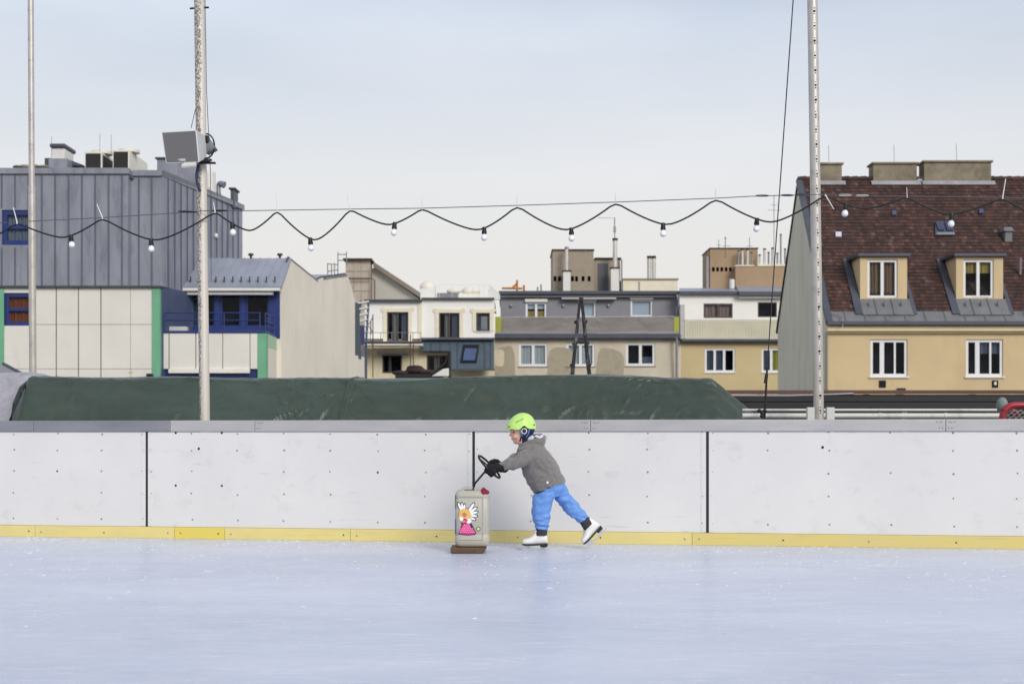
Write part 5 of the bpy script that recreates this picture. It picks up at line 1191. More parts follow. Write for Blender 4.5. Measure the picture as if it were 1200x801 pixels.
# dormers
for k in range(3):
    dx = 3.41*k; yD = 50.54
    a, b_ = W(1008,0,yD).x+dx, W(1063,0,yD).x+dx; z0, z1 = W(0,351,yD).z, W(0,301,yD).z
    o = MB(); wr_ = R4(1016.5,304,1052,349,yD); wr_ = (wr_[0]+dx, wr_[1]+dx, wr_[2], wr_[3])
    wall(o, a, b_, z0-.02, z1, yD, [wr_], .14)
    yT = yE + (z1-zE)*sdir.y/sdir.z + .05
    for x0, x1 in ((a+.001, a+.12),(b_-.12, b_-.001)): o.prism([(x0,yD+.002,z0-.02),(x0,yD+.002,z1),(x0,yT,z1),(x0,yD+.03,z0-.02)], (x1-x0,0,0))
    dm = o.build('dormer', mt['ochre'], p)
    if k == 0: window(dm, wr_, yD, 'frame_white', (.5,), .09, cur='curtain_brown', cur_r=[(0,1,.12,1)])
    else: window(dm, wr_, yD, 'frame_white', (.5,), .09, cur='curtain_yellow', cur_r=[(0,1,.66,1)])
    o = MB(); o.hexa([(a-.12,yD-.14,z1+.003),(b_+.1,yD-.14,z1+.003),(b_+.1,yT+.6,z1+.003),(a-.18,yT+.6,z1-.0),(a-.12,yD-.14,z1+.11),(b_+.1,yD-.14,z1+.11),(b_+.1,yT+.6,z1+.13),(a-.18,yT+.6,z1+.13)]); o.build('dormer_roof', mt['zinc_dark'], dm, bevel=.02)
    o = MB(); o.box(a-.06, b_+.06, yD-.1, yD-.003, z0-.1, z0+.02); o.build('dormer_sill', mt['apron'], dm, bevel=.01)
    o = MB(); s1 = (yD-.02-yE)/sdir.y; o.hexa([RP(a-.04,.3,.05), RP(b_+.12,.3,.05), RP(b_+.06,s1,.05), RP(a-.04,s1,.05), RP(a-.04,.3,.075), RP(b_+.12,.3,.075), RP(b_+.06,s1,.075), RP(a-.04,s1,.075)])
    for f in (.28,.64): 
        x = lerp(a,b_,f); o.hexa([RP(x-.015,.3,.076), RP(x+.015,.3,.076), RP(x+.015,s1,.076), RP(x-.015,s1,.076), RP(x-.015,.3,.11), RP(x+.015,.3,.11), RP(x+.015,s1,.11), RP(x-.015,s1,.11)])
    for f in (.14,.46,.82):
        x = lerp(a,b_,f); c = RP(x,.75,.08); o.box(c.x-.015, c.x+.015, c.y-.06, c.y+.02, c.z, c.z+.16)
    o.build('dormer_apron', mt['apron'], dm)
    o = MB(); s2 = (z1+.05-zE)/sdir.z
    for x0, x1 in ((a-.3, a-.045),(b_+.062, b_+.2)):
        o = MB(); o.hexa([RP(x0,.35,.045), RP(x1,.35,.045), RP(x1,s2,.045), RP(x0,s2,.045), RP(x0,.35,.085), RP(x1,.35,.07), RP(x1,s2,.07), RP(x0,s2,.085)])
        o.build('dormer_flashing', mt['zinc_dark'], dm)
# chimneys
for px0, px1, py0 in ((958,986.5,190.5),(1023.5,1074.5,190),(1083,1161.5,188)):
    y0 = yR-.12; a, b_ = W(px0,0,y0).x, W(px1,0,y0).x; zt_ = W(0,py0,y0).z
    o = bx('chimney', 'chimney', p, a, b_, y0, yR+.6, zR-1.0, zt_-.08)
    bx('chimney_cap', 'chimney', o, a-.07, b_+.07, y0-.07, yR+.67, zt_-.078, zt_, bevel=.02)
    mb = MB(); s = (y0-yE)/sdir.y; a2, b2 = a-.1, b_+.12
    mb.prism([(a2,y0-.03,zR-.72),(a2,y0-.02,W(0,212.5,y0).z+.0),(a2,y0-.004,W(0,212.5,y0).z+.0),(a2,y0-.004,zR-.8)], (b2-a2,0,0))
    q = RP(a2, s-.2, .05); mb.hexa([RP(a2,s-.2,.05), RP(b2,s-.2,.05), RP(b2,s+.0,.05), RP(a2,s+.0,.05), RP(a2,s-.2,.07), RP(b2,s-.2,.07), RP(b2,s+.0,.09), RP(a2,s+.0,.09)])
    mb.build('chimney_flashing', mt['flash'], o)
    mb = MB(); mb.tube([((a+b_)/2,yR,zt_), ((a+b_)/2-.02,yR,zt_+.7)], .008, 5); mb.build('lightning_rod', mt['wire'], o)
bx('ridge_flashing', 'flash', p, W(1074,0,54.6).x, W(1084,0,54.6).x, yR-.1, yR+.2, zR-.3, zR+.02)
# small roof fittings
def roof_at(px, py):
    # intersection of the surveyed direction with the roof plane
    d = Vector(((px-CX)/F, 1, (HOR-py)/F)); o = Vector((0,0,CAMZ)); q0 = RP(0,0,.04); t = (q0-o).dot(snor)/d.dot(snor); return o + d*t
def rect_on_roof(mb, px0, px1, py0, py1, h0, h1, skew=0):
    A = [roof_at(px0,py1), roof_at(px1,py1), roof_at(px1+skew,py0), roof_at(px0+skew,py0)]
    mb.hexa([q+snor*h0 for q in A] + [q+snor*h1 for q in A])
mb = MB(); rect_on_roof(mb, 979, 986, 272.5, 278, .0, .05); mb.build('glass_tile', M('pale_glass_tile', (204,206,222), .2), p, bevel=.01)
rw = MB(); rect_on_roof(rw, 1095.5, 1117, 261, 277, 0, .06, 0); rw = rw.build('roof_hatch', mt['zinc_dark'], p, bevel=.01)
mb = MB(); rect_on_roof(mb, 1099, 1106, 261.5, 272, .065, .12, -4); rect_on_roof(mb, 1109, 1116, 261.5, 272, .065, .12, -3); mb.build('hatch_glass', M('dark_blue_glass', (58,66,92), .15), rw, bevel=.015)
mb = MB(); rect_on_roof(mb, 1097, 1118, 274.5, 277, .065, .1); mb.build('hatch_sill', mt['alu_dark'], rw)
for px, py in ((1047.5,250.5),(1149.5,248.5)):
    mb = MB(); rect_on_roof(mb, px-2.5, px+2.5, py-2.5, py+2.5, 0, .07); mb.build('vent_tile', mt['bluegrey'], p, bevel=.01)
q = roof_at(1181, 281); mb = MB(); mb.box(q.x-.14, q.x+.14, q.y-.1, q.y+.4, q.z-.1, q.z+.34); o = mb.build('roof_cowl', mt['apron'], p, bevel=.03)
mb = MB(); mb.prism([(q.x-.2,q.y-.18,q.z+.3),(q.x+.2,q.y-.18,q.z+.3),(q.x+.14,q.y,q.z+.48),(q.x-.14,q.y,q.z+.48)], (0,.5,0)); mb.build('cowl_hood', mt['apron'], o, bevel=.02)
mb = MB(); q = roof_at(1195.5, 322); mb.tube([q, q+Vector((0,-.05,.6))], .05, 8); mb.build('vent_pipe', mt['alu_dark'], p, smooth=True)
mb = MB(); q = RP(XL+.42,.1,.04); mb.tube([q+Vector((0,-.25,-.35)), q+Vector((0,-.2,0)), q+Vector((.02,0,.12)), q+Vector((-.3,.1,.25))], .02, 6); mb.build('snow_bracket', mt['alu_dark'], p)
# ------------------------------------------------------------------ the skating aid: canister with a steering wheel on a board
cY = 11.19
p = thing('canister_pusher', 'grey plastic canister with angel sticker and steering wheel, standing on a wet board', 'skating aid', W(552,645,11.3)*1.0)
p.location.z = 0
a, b_ = W(533.0,0,cY).x, W(573.2,0,cY).x; cz0, cz1 = .045, W(0,574,cY).z
dep = .25
body = MB()
def rbox(x0, x1, y0, y1, r, n=5):
    pts = []
    for cx, cy, t0 in ((x1-r,y1-r,0),(x0+r,y1-r,PI/2),(x0+r,y0+r,PI),(x1-r,y0+r,1.5*PI)):
        for k in range(n+1): t = t0+PI/2*k/n; pts.append((cx+r*math.cos(t), cy+r*math.sin(t)))
    return pts
def can_ring(ins, z): return [Vector((x, y, z)) for x, y in rbox(a+ins, b_-ins, cY+ins, cY+dep-ins, max(.012, .042-ins*.4))]
H = cz1-cz0
prof = [(.03,0),(.012,.006),(.003,.02),(0,.045),(0,.09),(.0035,.097),(.0035,.105),(0,.112),(0,H*.55),(.0,H-.075),(.0035,H-.07),(.0035,H-.062),(.0,H-.055),(.002,H-.035),(.008,H-.016),(.02,H-.005),(.036,H)]
body.loft([can_ring(i, cz0+z) for i, z in prof])
cb = body.build('canister_body', mt['can'], p, smooth=True, angle=60)
mb = MB()
for x in (b_-.05,): mb.tube([(x,cY-.001,cz0+.06), (x,cY-.001,cz1-.05)], .004, 8)
mb.tube([(a+.04,cY-.001,cz1-.05), (b_-.05,cY-.001,cz1-.05)], .004, 8); mb.tube([(a+.04,cY-.001,cz0+.06), (b_-.05,cY-.001,cz0+.06)], .005, 8)
mb.build('moulded_rim', mt['can'], cb, smooth=True)
mb = MB(); mb.tube([(a+.06,cY+.12,cz1-.006), (a+.075,cY+.12,cz1+.008), (a+.15,cY+.12,cz1+.008), (a+.17,cY+.12,cz1-.006)], .016, 10); mb.build('carry_handle', mt['can'], p, smooth=True)
c = W(568.6, 575.2, cY+.035); mb = MB(); Rc = Matrix.Rotation(math.radians(38), 3, 'Y')
mb.loft([[c + Rc @ Vector((r*math.cos(2*PI*k/20)*(1+.04*(k % 2)), r*math.sin(2*PI*k/20)*(1+.04*(k % 2)), h)) for k in range(20)] for h, r in ((-.03,.034),(.012,.034),(.018,.028))]); mb.build('screw_cap', mt['cap_red'], p, smooth=True)
bx('hand_slot', 'seam', p, W(544,0,cY).x, W(556,0,cY).x, cY+.03, cY+.06, cz1-.012, cz1+.002)
xa, xb2 = W(528.5,0,11.15).x, W(570.5,0,11.15).x
mb = MB(); mb.prism([(xa,11.13,.004),(xb2-.025,11.13,.004),(xb2,11.13,.045),(xa-.005,11.13,.045)], (0,.33,0)); mb.build('base_board', mt['plinth'], p, bevel=.005)
# rod and wheel
wc = W(573.3,546.6,11.30); rod0 = W(554.5,576,11.30)
mb = MB(); mb.tube([rod0+Vector((-.004,0,-.06)), W(554.5,572,11.3), W(557,565.5,11.3), wc], .0085, 10); mb.build('steering_rod', mt['black'], p, smooth=True)
wa = (W(586,559.3,11.3)-W(561.5,533.8,11.3)); WR = wa.length/2; wa.normalize()
wbx = Vector((.10,.985,.10)); wbx = (wbx - wa*wbx.dot(wa)).normalized()
mb = MB(); mb.ring([wc + (wa*math.cos(t)+wbx*math.sin(t))*WR for t in [2*PI*k/48 for k in range(48)]], .0088, 10)
sw_ = mb.build('steering_wheel', mt['black'], p, smooth=True)
mb = MB()
for k in range(3): t = PI/2+2*PI*k/3; mb.tube([wc, wc+(wa*math.cos(t)+wbx*math.sin(t))*WR], .006, 8)
mb.ell(wc, .02, .02, .02); mb.build('wheel_spoke', mt['black'], sw_, smooth=True)
# angel sticker: flat printed shapes on the front face
def stk(name, polys, m, lay, par):
    mb = MB()
    for ip, poly in enumerate(polys):
        pts = [W(532.2 + (x-75+3)/6.16*.985, 574 + (y-272)/6.16, cY) for x, y in poly]
        mb.prism([Vector((q.x, cY-.0012-.0006*lay-.00004*ip, q.z)) for q in pts], (0, .0005, 0))
    return mb.build(name, mt[m], par)
def ellp(cx, cy, rx, ry, n=14, rot=0): return [(cx+rx*math.cos(t)*math.cos(rot)-ry*math.sin(t)*math.sin(rot), cy+rx*math.cos(t)*math.sin(rot)+ry*math.sin(t)*math.cos(rot)) for t in [2*PI*k/n for k in range(n)]]
stc = MB(); 
def feather(cx, cy, l, w, ang): return ellp(cx+math.cos(ang)*l/2, cy+math.sin(ang)*l/2, l/2, w/2, 12, ang)
wings = [(130,425,70,17,-2.0),(138,420,58,15,-1.75),(146,418,46,14,-1.5),(172,432,82,19,-.95),(180,438,72,18,-.62),(184,446,64,17,-.3),(184,456,58,16,.03),(180,466,52,15,.38)]
back = [feather(x-1, y, l+9, w+9, t) for x, y, l, w, t in wings] + [ellp(152,448,48,50), [(150,480),(190,492),(236,580),(226,592),(170,598),(104,590),(100,574),(128,520),(118,505)]]
ak = stk('angel_sticker', back, 'st_navy', 0, cb)
stk('wing', [feather(*w) for w in wings], 'st_white', 1, ak)
stk('hair', [ellp(150,440,42,38), ellp(178,470,20,34,14,.25), ellp(122,462,15,30)], 'st_hair', 2, ak)
stk('face', [ellp(148,446,20,22)], 'st_face', 3, ak)
stk('face_marks', [ellp(143, 442, 3, 4, 8), ellp(155, 443, 3, 4, 8), ellp(149, 456, 5, 2, 8)], 'st_navy', 4, ak)
stk('fringe', [ellp(140, 424, 26, 11, 12, -.35), ellp(166, 430, 12, 14, 12, .5)], 'st_hair', 5, ak)
stk('dress', [[(140,512),(182,508),(196,540),(228,578),(220,586),(170,591),(110,584),(108,574),(128,540)]], 'st_pink', 2.5, ak)
stk('sleeve', [ellp(180,494,20,18), ellp(126,478,14,14)], 'st_white', 4, ak)
stk('arm', [ellp(146,496,26,10,12,-.2)], 'st_face', 5, ak)
stk('bodice', [ellp(160,488,12,9)], 'st_pink', 6, ak)
dots = []
for r, y in enumerate((522,535,548,561,574)):
    w = 24+ r*13
    for k in range(-4, 5):
        x = 163+k*15+(7 if r % 2 else 0)
        if abs(x-163) < w: dots.append(ellp(x, y, 3.6, 3.2, 8))
stk('dress_dots', dots, 'st_dot', 4, ak)
mb = MB(); c = W(560.6,619.3,cY); 
e = MB(); rs = []
for k in range(24): t = 2*PI*k/24; rs.append((math.cos(t), math.sin(t)))
n = 24; vs = [Vector((c.x+x*r, cY-.002, c.z+y*r)) for r in (.010,.018) for x, y in rs]; e.add(vs, [(k, (k+1) % n, n+(k+1) % n, n+k) for k in range(n)])
em = e.build('round_emblem', mt['st_olive'], cb); e = MB(); e.add([Vector((c.x+x*.0095, cY-.0018, c.z+y*.0095)) for x, y in rs], [tuple(range(n))]); e.build('emblem_centre', mt['st_cream'], em)
for z0_, z1_, ms_ in ((.10,.22,'st_blue'),(.30,.41,'st_green')):
    mb = MB(); rg = [Vector((x, y, 0)) for x, y in rbox(a-.0012, b_+.0012, cY-.0012, cY+dep, .0425)]
    sel = [q for q in rg if q.x < a+.0105 and q.y < cY+.06]; sel.sort(key=lambda q: q.y)
    for i in range(len(sel)-1): mb.quad(sel[i]+Vector((0,0,cz0+z0_)), sel[i+1]+Vector((0,0,cz0+z0_)), sel[i+1]+Vector((0,0,cz0+z1_)), sel[i]+Vector((0,0,cz0+z1_)))
    mb.build('edge_sticker', mt[ms_], cb)
# ------------------------------------------------------------------ the skater
yN, yM, yFar = 11.44, 11.52, 11.60                      # near leg, midline, far leg
p_body = MB()
def P(px, py, y): return W(px, py, y)
def sec(l, r, y, hd, n=20, e=.85):
    a, b_ = W(*l, y), W(*r, y); c = (a+b_)/2; h = (b_-a)/2; out = []
    for k in range(n):
        t = 2*PI*k/n; ct, st = math.cos(t), math.sin(t)
        out.append(c + h*math.copysign(abs(ct)**e, ct) + Vector((0, hd*math.copysign(abs(st)**e, st), 0)))
    return out
# one continuous body: head, neck, trunk, arms, hands, legs
B = p_body
B.loft([sec((606,487),(617,486.5),yM,.035), sec((601.5,490),(623,489),yM,.062), sec((599.6,496),(626,495.5),yM,.074), sec((599.5,501.5),(626.4,501),yM,.076), sec((600.6,505.5),(626,505.5),yM,.075), sec((600.2,509),(625,509),yM,.072), sec((600.8,512.5),(624,512.5),yM,.066), sec((601.8,516),(622,516),yM,.056), sec((604,519),(620,519.5),yM,.046), sec((607,520.8),(617,521.5),yM,.03)])
B.ell(P(600.4,504.2,yM), .022, .05, .012); B.ell(P(602.2,511.5,yM), .02, .045, .03)
for s in (-1, 1): B.ell(P(604.8,511,yM)+Vector((0,s*.045,0)), .026, .020, .022)
B.chain([P(600.6,505.0,yM), P(599.2,507.5,yM), P(597.9,509.6,yM)], [.008,.010,.0115]); B.ell(P(599.5,509.8,yM), .012,.016,.008)
B.ell(P(600.4,513,yM), .010,.02,.006); B.ell(P(601.3,515.2,yM), .010,.018,.006); B.ell(P(603.6,518.2,yM), .016,.024,.014)
for s in (-1, 1): B.ell(P(615,507,yM)+Vector((0,s*.076,0)), .018,.01,.026)
B.chain([P(614,514,yM), P(622,527,yM)], [.048,.052])
B.chain([P(624,530,yM), P(633,550,yM), P(644,570,yM)], [.075,.085,.05])
sh = {-1: P(625,530,yM-.10), 1: P(623,530,yM+.10)}
wrist = {-1: P(587,548,11.345), 1: P(588,546,11.43)}
elb = {-1: P(606,541,11.36), 1: P(605,538.5,11.52)}
for s in (-1, 1): B.chain([sh[s], elb[s], wrist[s]], [.04,.032,.024]); B.chain([P(626,528,yM), sh[s]], [.07,.045])
def leg(pts, rs): B.chain(pts, rs)
leg([P(642,572,yN+.02), P(634.5,596,yN), P(634.5,620,yN), P(635,632,yN)], [.045,.038,.028,.022]); B.chain([P(635,632,yN), P(622,634,yN)], [.018,.014])
leg([P(650,574,yFar-.02), P(668,594,yFar), P(686,614,yFar), P(694,620,yFar)], [.05,.038,.028,.02]); B.chain([P(694,620,yFar), P(688,627,yFar)], [.018,.014])
# hands: palm, four fingers closing on the wheel rim, thumb
def fist(MBo, th, s, k=1.0):
    c = wc + (wa*math.cos(th)+wbx*math.sin(th))*WR; t = (-wa*math.sin(th)+wbx*math.cos(th)).normalized()
    d = (c-wrist[s]).normalized(); d = (d - t*d.dot(t)).normalized(); n = t.cross(d)
    if n.z < 0: n = -n
    R = Matrix((t, d, n)).transposed()
    MBo.ell(c - d*.034*k + n*.018*k, .034*k, .036*k, .017*k, R=R)
    MBo.chain([wrist[s], c - d*.045*k + n*.012*k], [.018 if k < 1 else .026, .02 if k < 1 else .028])
    ln = (.9, 1.05, 1.0, .82)
    for i, o in enumerate((-.030, -.010, .010, .030)):
        L = ln[i]; q = c + t*o*k
        MBo.chain([q - d*.018*k + n*.024*k, q + d*.016*k*L + n*.024*k, q + d*.030*k*L + n*.002*k, q + d*.014*k - n*.022*k, q - d*.006*k - n*.020*k], [.0105*k,.0105*k,.0098*k,.009*k,.0078*k], 8)
    sg = 1 if t.z > 0 else -1
    MBo.chain([c - d*.048*k + t*sg*.026*k, c - d*.022*k + t*sg*.040*k - n*.008*k, c + d*.006*k + t*sg*.034*k - n*.022*k, c + d*.022*k + t*sg*.022*k - n*.022*k], [.0125*k,.0115*k,.0105*k,.0085*k], 8)
for s, th in ((-1, -1.30), (1, 1.45)): fist(B, th, s, .76)
person = B.build('person', mt['skin'], loc=Vector((P(640,0,yM).x, yM, 0)), fuse=(.0055, 3))
tag(person, 'child in lime helmet, grey fleece and blue trousers bending forward to push the canister', 'person')
mb = MB()
for s in (-1, 1): mb.ell(P(601.9,506.0,yM)+Vector((.003, s*.037, 0)), .010,.013,.0085, 10, 8)
mb.build('eye', mt['eye'], person, smooth=True)
mb = MB()
for s in (-1, 1): mb.chain([P(600.6,503.3,yM)+Vector((0,s*.02,0)), P(602.5,502.8,yM)+Vector((0,s*.05,0))], [.006,.004], 6)
mb.build('eyebrow', mt['brow'], person, smooth=True)
mb = MB(); mb.ell(P(600.1,514.1,yM), .009,.02,.006, 12, 8); mb.build('mouth', mt['lip'], person, smooth=True)
# fleece jacket
def wr_(amp, sc, st=(1,1,1)): return lambda q: amp*(noise.noise((q.x*sc*st[0], q.y*sc*st[1], q.z*sc*st[2])) + .5*noise.noise((q.x*sc*2.3*st[0]+9, q.y*sc*2.3, q.z*sc*2.3*st[2])))
J = MB()
J.loft([sec((608.5,519.5),(626,514.5),yM,.07), sec((606,526),(636,520),yM,.125), sec((607,534),(642.5,528),yM,.15), sec((609.5,545),(650,538.5),yM,.145), sec((614,557),(656.5,549.5),yM,.135), sec((619.5,568),(660,557.5),yM,.135), sec((626,577.5),(662.2,563.5),yM,.135), sec((628.5,577.5),(661,565),yM,.12)])
for s in (-1, 1):
    J.chain([P(626,531,yM-.0+s*.095), P(615,536,yM+s*.12), elb[s], lerp(elb[s], wrist[s], .55), wrist[s]+Vector((.006,0,0))], [.068,.062,.053,.045,.036])
def jfold(q):
    a = noise.noise((q.x*8+q.z*5, q.y*9, q.z*9)); b_ = abs(noise.noise((q.x*13-q.z*9+3, q.y*10, q.z*17+q.x*7))); c = noise.noise((q.x*30, q.y*30, q.z*30))
    arm = smooth((P(612,0,yM).x-q.x)/.08); 
    return .011*a - .016*b_ + .004 + .003*c + arm*.0045*math.sin((q.x-q.z*.4)*95)
jk = J.build('fleece_jacket', mt['fleece'], person, fuse=(.006, 4), disp=jfold)
Hd = MB()
Hd.loft([sec((612,518),(624,512),yM,.06), sec((616,522),(632,509.5),yM,.092), sec((624,526.5),(638.5,509.5),yM,.095), sec((632,526.5),(640,513),yM,.07), sec((636,525),(639.6,518),yM,.03)])
hd = Hd.build('hood', mt['fleece'], jk, fuse=(.006, 4), disp=wr_(.004, 20))
Hl = MB(); Hl.loft([sec((615.5,516.5),(623,508.6),yM,.07), sec((621,518.5),(631,507.2),yM,.088), sec((626,519.5),(637.5,507.8),yM,.085), sec((632,518),(639.6,511),yM,.06), sec((636,516),(640,513.5),yM,.03)])
Hl.build('hood_lining', mt['lining'], hd, fuse=(.005, 3), disp=wr_(.006, 26))
mb = MB(); q = P(641.5,565,yM-.136); mb.box(q.x-.008,q.x+.008,q.y-.004,q.y+.004,q.z-.009,q.z+.009); mb.build('hem_tag', mt['pad_white'], jk, bevel=.002)
# rain trousers
T = MB()
T.loft([sec((629,575),(661.5,563.5),yM,.125), sec((627,580),(661,571),yM,.125), sec((628,585),(657,581),yM,.11)])
T.loft([sec((626.5,578),(656,572),yN+.01,.085), sec((624.4,584.5),(651,581),yN,.085), sec((623.2,592),(647,592),yN,.08), sec((623.3,600),(645.2,600),yN,.076), sec((624.2,608),(644.6,607),yN,.072), sec((625.4,614),(643.8,613),yN,.068), sec((627,618.5),(642,618.6),yN,.056), sec((627.8,620.4),(641.2,620.4),yN,.048)])
T.loft([sec((646,577),(663.5,567),yFar-.01,.08), sec((650.5,586),(667.5,578),yFar,.078), sec((656.5,593),(672.5,584),yFar,.074), sec((662,599.5),(678.5,590.5),yFar,.07), sec((669,606.3),(684.5,597.5),yFar,.066), sec((674.5,610),(688.3,601.5),yFar,.06), sec((678.4,612.4),(690.2,605.8),yFar,.05)])
def folds(q):
    a = noise.noise((q.x*9+q.z*14, q.y*10, q.z*20-q.x*9)); b_ = noise.noise((q.x*24-q.z*16, q.y*20, q.z*30))
    low = math.exp(-((q.z-.17)/.07)**2)
    return .009*a + .005*b_ + .004 - .016*abs(noise.noise((q.x*9+q.z*13, q.y*7, q.z*11-q.x*8))) - .004*abs(noise.noise((q.x*26-q.z*20, q.y*18, q.z*30+5))) + low*.006*math.sin(q.z*170+q.x*40)
T.build('rain_trousers', mt['trouser'], person, fuse=(.0048, 3), disp=folds)
for s, secs in ((0, [sec((628,619),(641,619),yN,.045), sec((627.2,623),(641.4,623),yN,.047), sec((627.2,627),(641,627),yN,.044)]), (1, [sec((678.6,611.2),(689.6,604.6),yFar,.045), sec((681.6,616),(692,608),yFar,.046), sec((685,621.5),(695,611.5),yFar,.043)])):
    mb = MB(); mb.loft(secs); mb.build('trouser_cuff', mt['cuff'], person, smooth=True)
# gloves
for s, th in ((-1, -1.30), (1, 1.45)):
    g = MB(); fist(g, th, s, 1.0); g.chain([wrist[s]+Vector((.03,0,-.004)), wrist[s].lerp(wc, .25)], [.034,.036])
    g.build('glove', mt['glove'], person, fuse=(.004, 2), disp=wr_(.002, 90))
# helmet
Hm = MB()
hx0, hx1 = W(592.2,0,yM).x, W(628.2,0,yM).x; hc = (hx0+hx1)/2; HT, HBm = W(0,483.4,yM).z, W(0,503.2,yM).z
def helm(thick):
    rows = []; NU, NV = 56, 18
    for j in range(NV+1):
        r = []
        for i in range(NU):
            t = 2*PI*i/NU; ct, st = math.cos(t), math.sin(t)
            # lower rim height by angle: brow, ear arch, nape
            ear = math.exp(-((ct-.22)/.20)**2)*smooth(abs(st)*1.4-.4)
            front = smooth((-ct-.5)/.5)
            rim = HBm + (.000 if ct < 0 else .006) + ear*.026 - front*.004 + .006*math.exp(-((ct+.62)/.18)**2)
            ph = (j/NV)*PI/2; rx = (hx1-hx0)/2-thick; ry = .113-thick
            e = math.cos(ph)**.82 if ph < PI/2-1e-6 else 0
            sx = 1.0 if ct > 0 else 1.0
            z = rim + (HT-thick-rim)*(math.sin(ph)**1.12)
            xo = hc + ct*rx*e*sx + .010*math.sin(ph)
            if ct < 0: z -= .018*(-ct)*math.sin(ph)*math.cos(ph)*2*.7
            r.append(Vector((xo, yM + st*ry*e, z)))
        rows.append(r)
    return rows
out_, in_ = helm(0), helm(.012); NU = 56
vs = [q for r in out_ for q in r]; k0 = len(vs); vs += [q for r in in_ for q in r]; fs = []
for j in range(18):
    for i in range(NU):
        i2 = (i+1) % NU; fs.append((j*NU+i, j*NU+i2, (j+1)*NU+i2, (j+1)*NU+i)); fs.append((k0+j*NU+i, k0+(j+1)*NU+i, k0+(j+1)*NU+i2, k0+j*NU+i2))
for i in range(NU): i2 = (i+1) % NU; fs.append((i, k0+i, k0+i2, i2))
Hm.add(vs, fs); hm = Hm.build('helmet', mt['helmet'], person, smooth=True, angle=60)
mb = MB()
for (px, py, rx, rz) in ((596.3,499.6,.0125,.0035),(625.8,497.6,.007,.006)): 
    for s in (-1, 1):
        x = W(px,0,yM).x; u = (x-hc)/((hx1-hx0)/2); yy = math.sqrt(max(0,1-u*u))*.113; mb.ell((x, yM+s*yy*.98, W(0,py,yM).z), rx, .012, rz, 12, 8)
mb.build('helmet_vent', mt['sole'], hm, smooth=True)
# illegible dark scribble printed on the side of the shell
mb = MB(); pts = []
def on_shell(px, py):
    x, z = W(px,0,yM).x, W(0,py,yM).z; best = None
    for r in out_:
        for q in r:
            if q.y < yM:
                d = (q.x-x)**2+(q.z-z)**2
                if best is None or d < best[0]: best = (d, q.y)
    return Vector((x, best[1]-.002, z))
for k in range(15):
    t = k/14; pts.append(on_shell(604.2+t*9.2, 494.8-t*4.4+(.65 if k % 2 else -.65)*(1-.5*t)))
mb.tube(pts, [.0016]*15, 5); mb.build('side_print', M('dark_print', (40,70,80), .5), hm)
# padding, ear cup
mb = MB(); mb.loft([sec((605.5,500),(627,499.5),yM,.094), sec((605.8,505),(626.5,504),yM,.093), sec((606.8,510),(624.5,510),yM,.082), sec((608.8,515),(622,515.5),yM,.067), sec((610,519.5),(620,519.5),yM,.056)])
pd = mb.build('helmet_padding', mt['navy'], hm, fuse=(.005, 2))
for s in (-1, 1):
    c = P(614.2,504.8,yM)+Vector((0, s*.096, 0)); mb = MB(); mb.ring([c+Vector((.0195*math.cos(t), 0, .0205*math.sin(t))) for t in [2*PI*k/24 for k in range(24)]], .0042, 8); mb.build('ear_ring', mt['pad_white'], pd, smooth=True)
    mb = MB(); mb.ell(c+Vector((0,-s*.003,0)), .026,.008,.03); mb.build('ear_cup', mt['sole'], pd, smooth=True)
    mb = MB(); mb.chain([P(609.4,503.5,yM)+Vector((0,s*.088,0)), P(610.4,507,yM)+Vector((0,s*.09,0)), P(612.3,511,yM)+Vector((0,s*.084,0))], [.0045,.0045,.003], 8); mb.chain([P(620,503.5,yM)+Vector((0,s*.09,0)), P(619,508,yM)+Vector((0,s*.086,0)), P(616.5,512,yM)+Vector((0,s*.078,0))], [.0045,.0045,.003], 8); mb.build('piping', mt['pad_blue'], pd, smooth=True)
mb = MB(); 
for s in (-1, 1): mb.chain([P(612,508,yM)+Vector((0,s*.084,0)), P(609.5,516,yM)+Vector((0,s*.055,0)), P(608.5,520.6,yM)+Vector((0,s*.012,0))], [.006,.006,.006], 8)
mb.build('chin_strap', mt['navy'], hm, smooth=True)
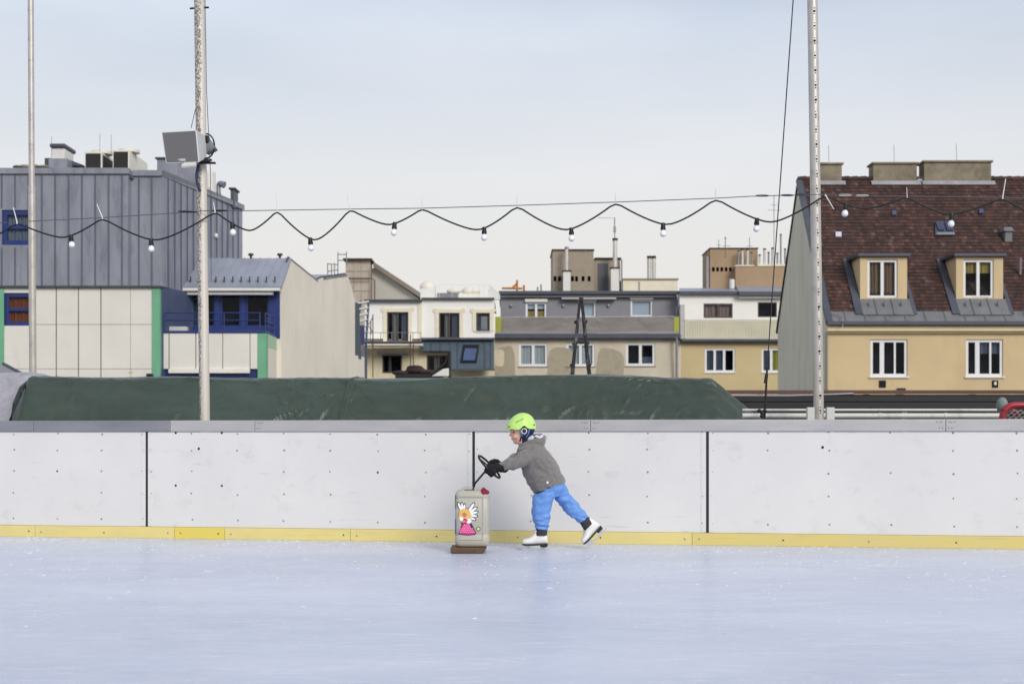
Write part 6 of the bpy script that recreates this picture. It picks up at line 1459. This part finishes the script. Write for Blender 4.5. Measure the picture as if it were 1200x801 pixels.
# ice skates: built along x with the toe at -x, blade edge at z = 0, then posed
def skate(pose):
    def T_(mb): mb.v = [pose(q) for q in mb.v]; return mb
    def ringx(x, z0, z1, hw, n=16): return [Vector((x, hw*math.cos(2*PI*k/n), (z0+z1)/2+(z1-z0)/2*math.sin(2*PI*k/n))) for k in range(n)]
    U = MB(); U.loft([ringx(-.108,.052,.066,.014), ringx(-.102,.046,.084,.028), ringx(-.085,.044,.094,.036), ringx(-.058,.044,.100,.038), ringx(-.03,.045,.116,.036), ringx(-.012,.046,.136,.034), ringx(.0,.047,.150,.034), ringx(.03,.048,.150,.034), ringx(.07,.05,.148,.034), ringx(.09,.052,.140,.03), ringx(.098,.056,.110,.02)])
    U.loft([[Vector((lerp(-.012+k*-.003, .092, .5)+(.092+.012)/2*math.cos(2*PI*i/18), .036*math.sin(2*PI*i/18), z)) for i in range(18)] for k, z in enumerate((.10,.125,.148,.158,.163))])
    b = T_(U).build('ice_skate', mt['boot'], person, fuse=(.0045, 3))
    S = MB(); sole = [(-.108,.046),(-.112,.050),(-.095,.040),(-.03,.036),(.02,.040),(.04,.044),(.042,.026),(.098,.026),(.102,.052)]
    S.prism([Vector((x,-.036,z)) for x, z in [(-.110,.052),(-.104,.043),(-.08,.038),(-.03,.038),(.02,.041),(.038,.043),(.041,.027),(.096,.027),(.101,.056),(.04,.054),(-.03,.050)]], (0,.072,0))
    T_(S).build('sole', mt['sole'], b, bevel=.005)
    K = MB(); K.prism([Vector((x,-.0022,z)) for x, z in [(-.112,.012),(-.104,.0),(-.06,-.001),(.03,-.001),(.112,.001),(.124,.008),(.118,.012),(.09,.013),(.075,.027),(.05,.027),(.03,.013),(-.03,.013),(-.045,.036),(-.075,.038),(-.09,.018)]], (0,.0044,0))
    T_(K).build('blade', mt['blade'], b)
    mb = MB()
    for k in range(5):
        x = -.052+k*.011; z = .106+k*.0115; mb.tube([(x-.004,-.02,z-.004),(x,0,z+.001),(x+.004,.02,z-.004)], .0026, 6); 
    T_(mb).build('laces', M('cream_lace', (196,190,180), .8) if 'cream_lace' not in bpy.data.materials else bpy.data.materials['cream_lace'], b)
c0 = W(627.3,0,yN-.0).x
skate(lambda q: Vector((c0+q.x, yN+q.y, q.z+.001)))
ang = math.radians(45); toe = Vector((W(688.5,0,yFar).x, yFar, .004))
def pose2(q):
    x, z = q.x+.108, q.z; return Vector((toe.x + x*math.cos(ang) - z*math.sin(ang), toe.y+q.y, toe.z + x*math.sin(ang) + z*math.cos(ang)))
skate(pose2)
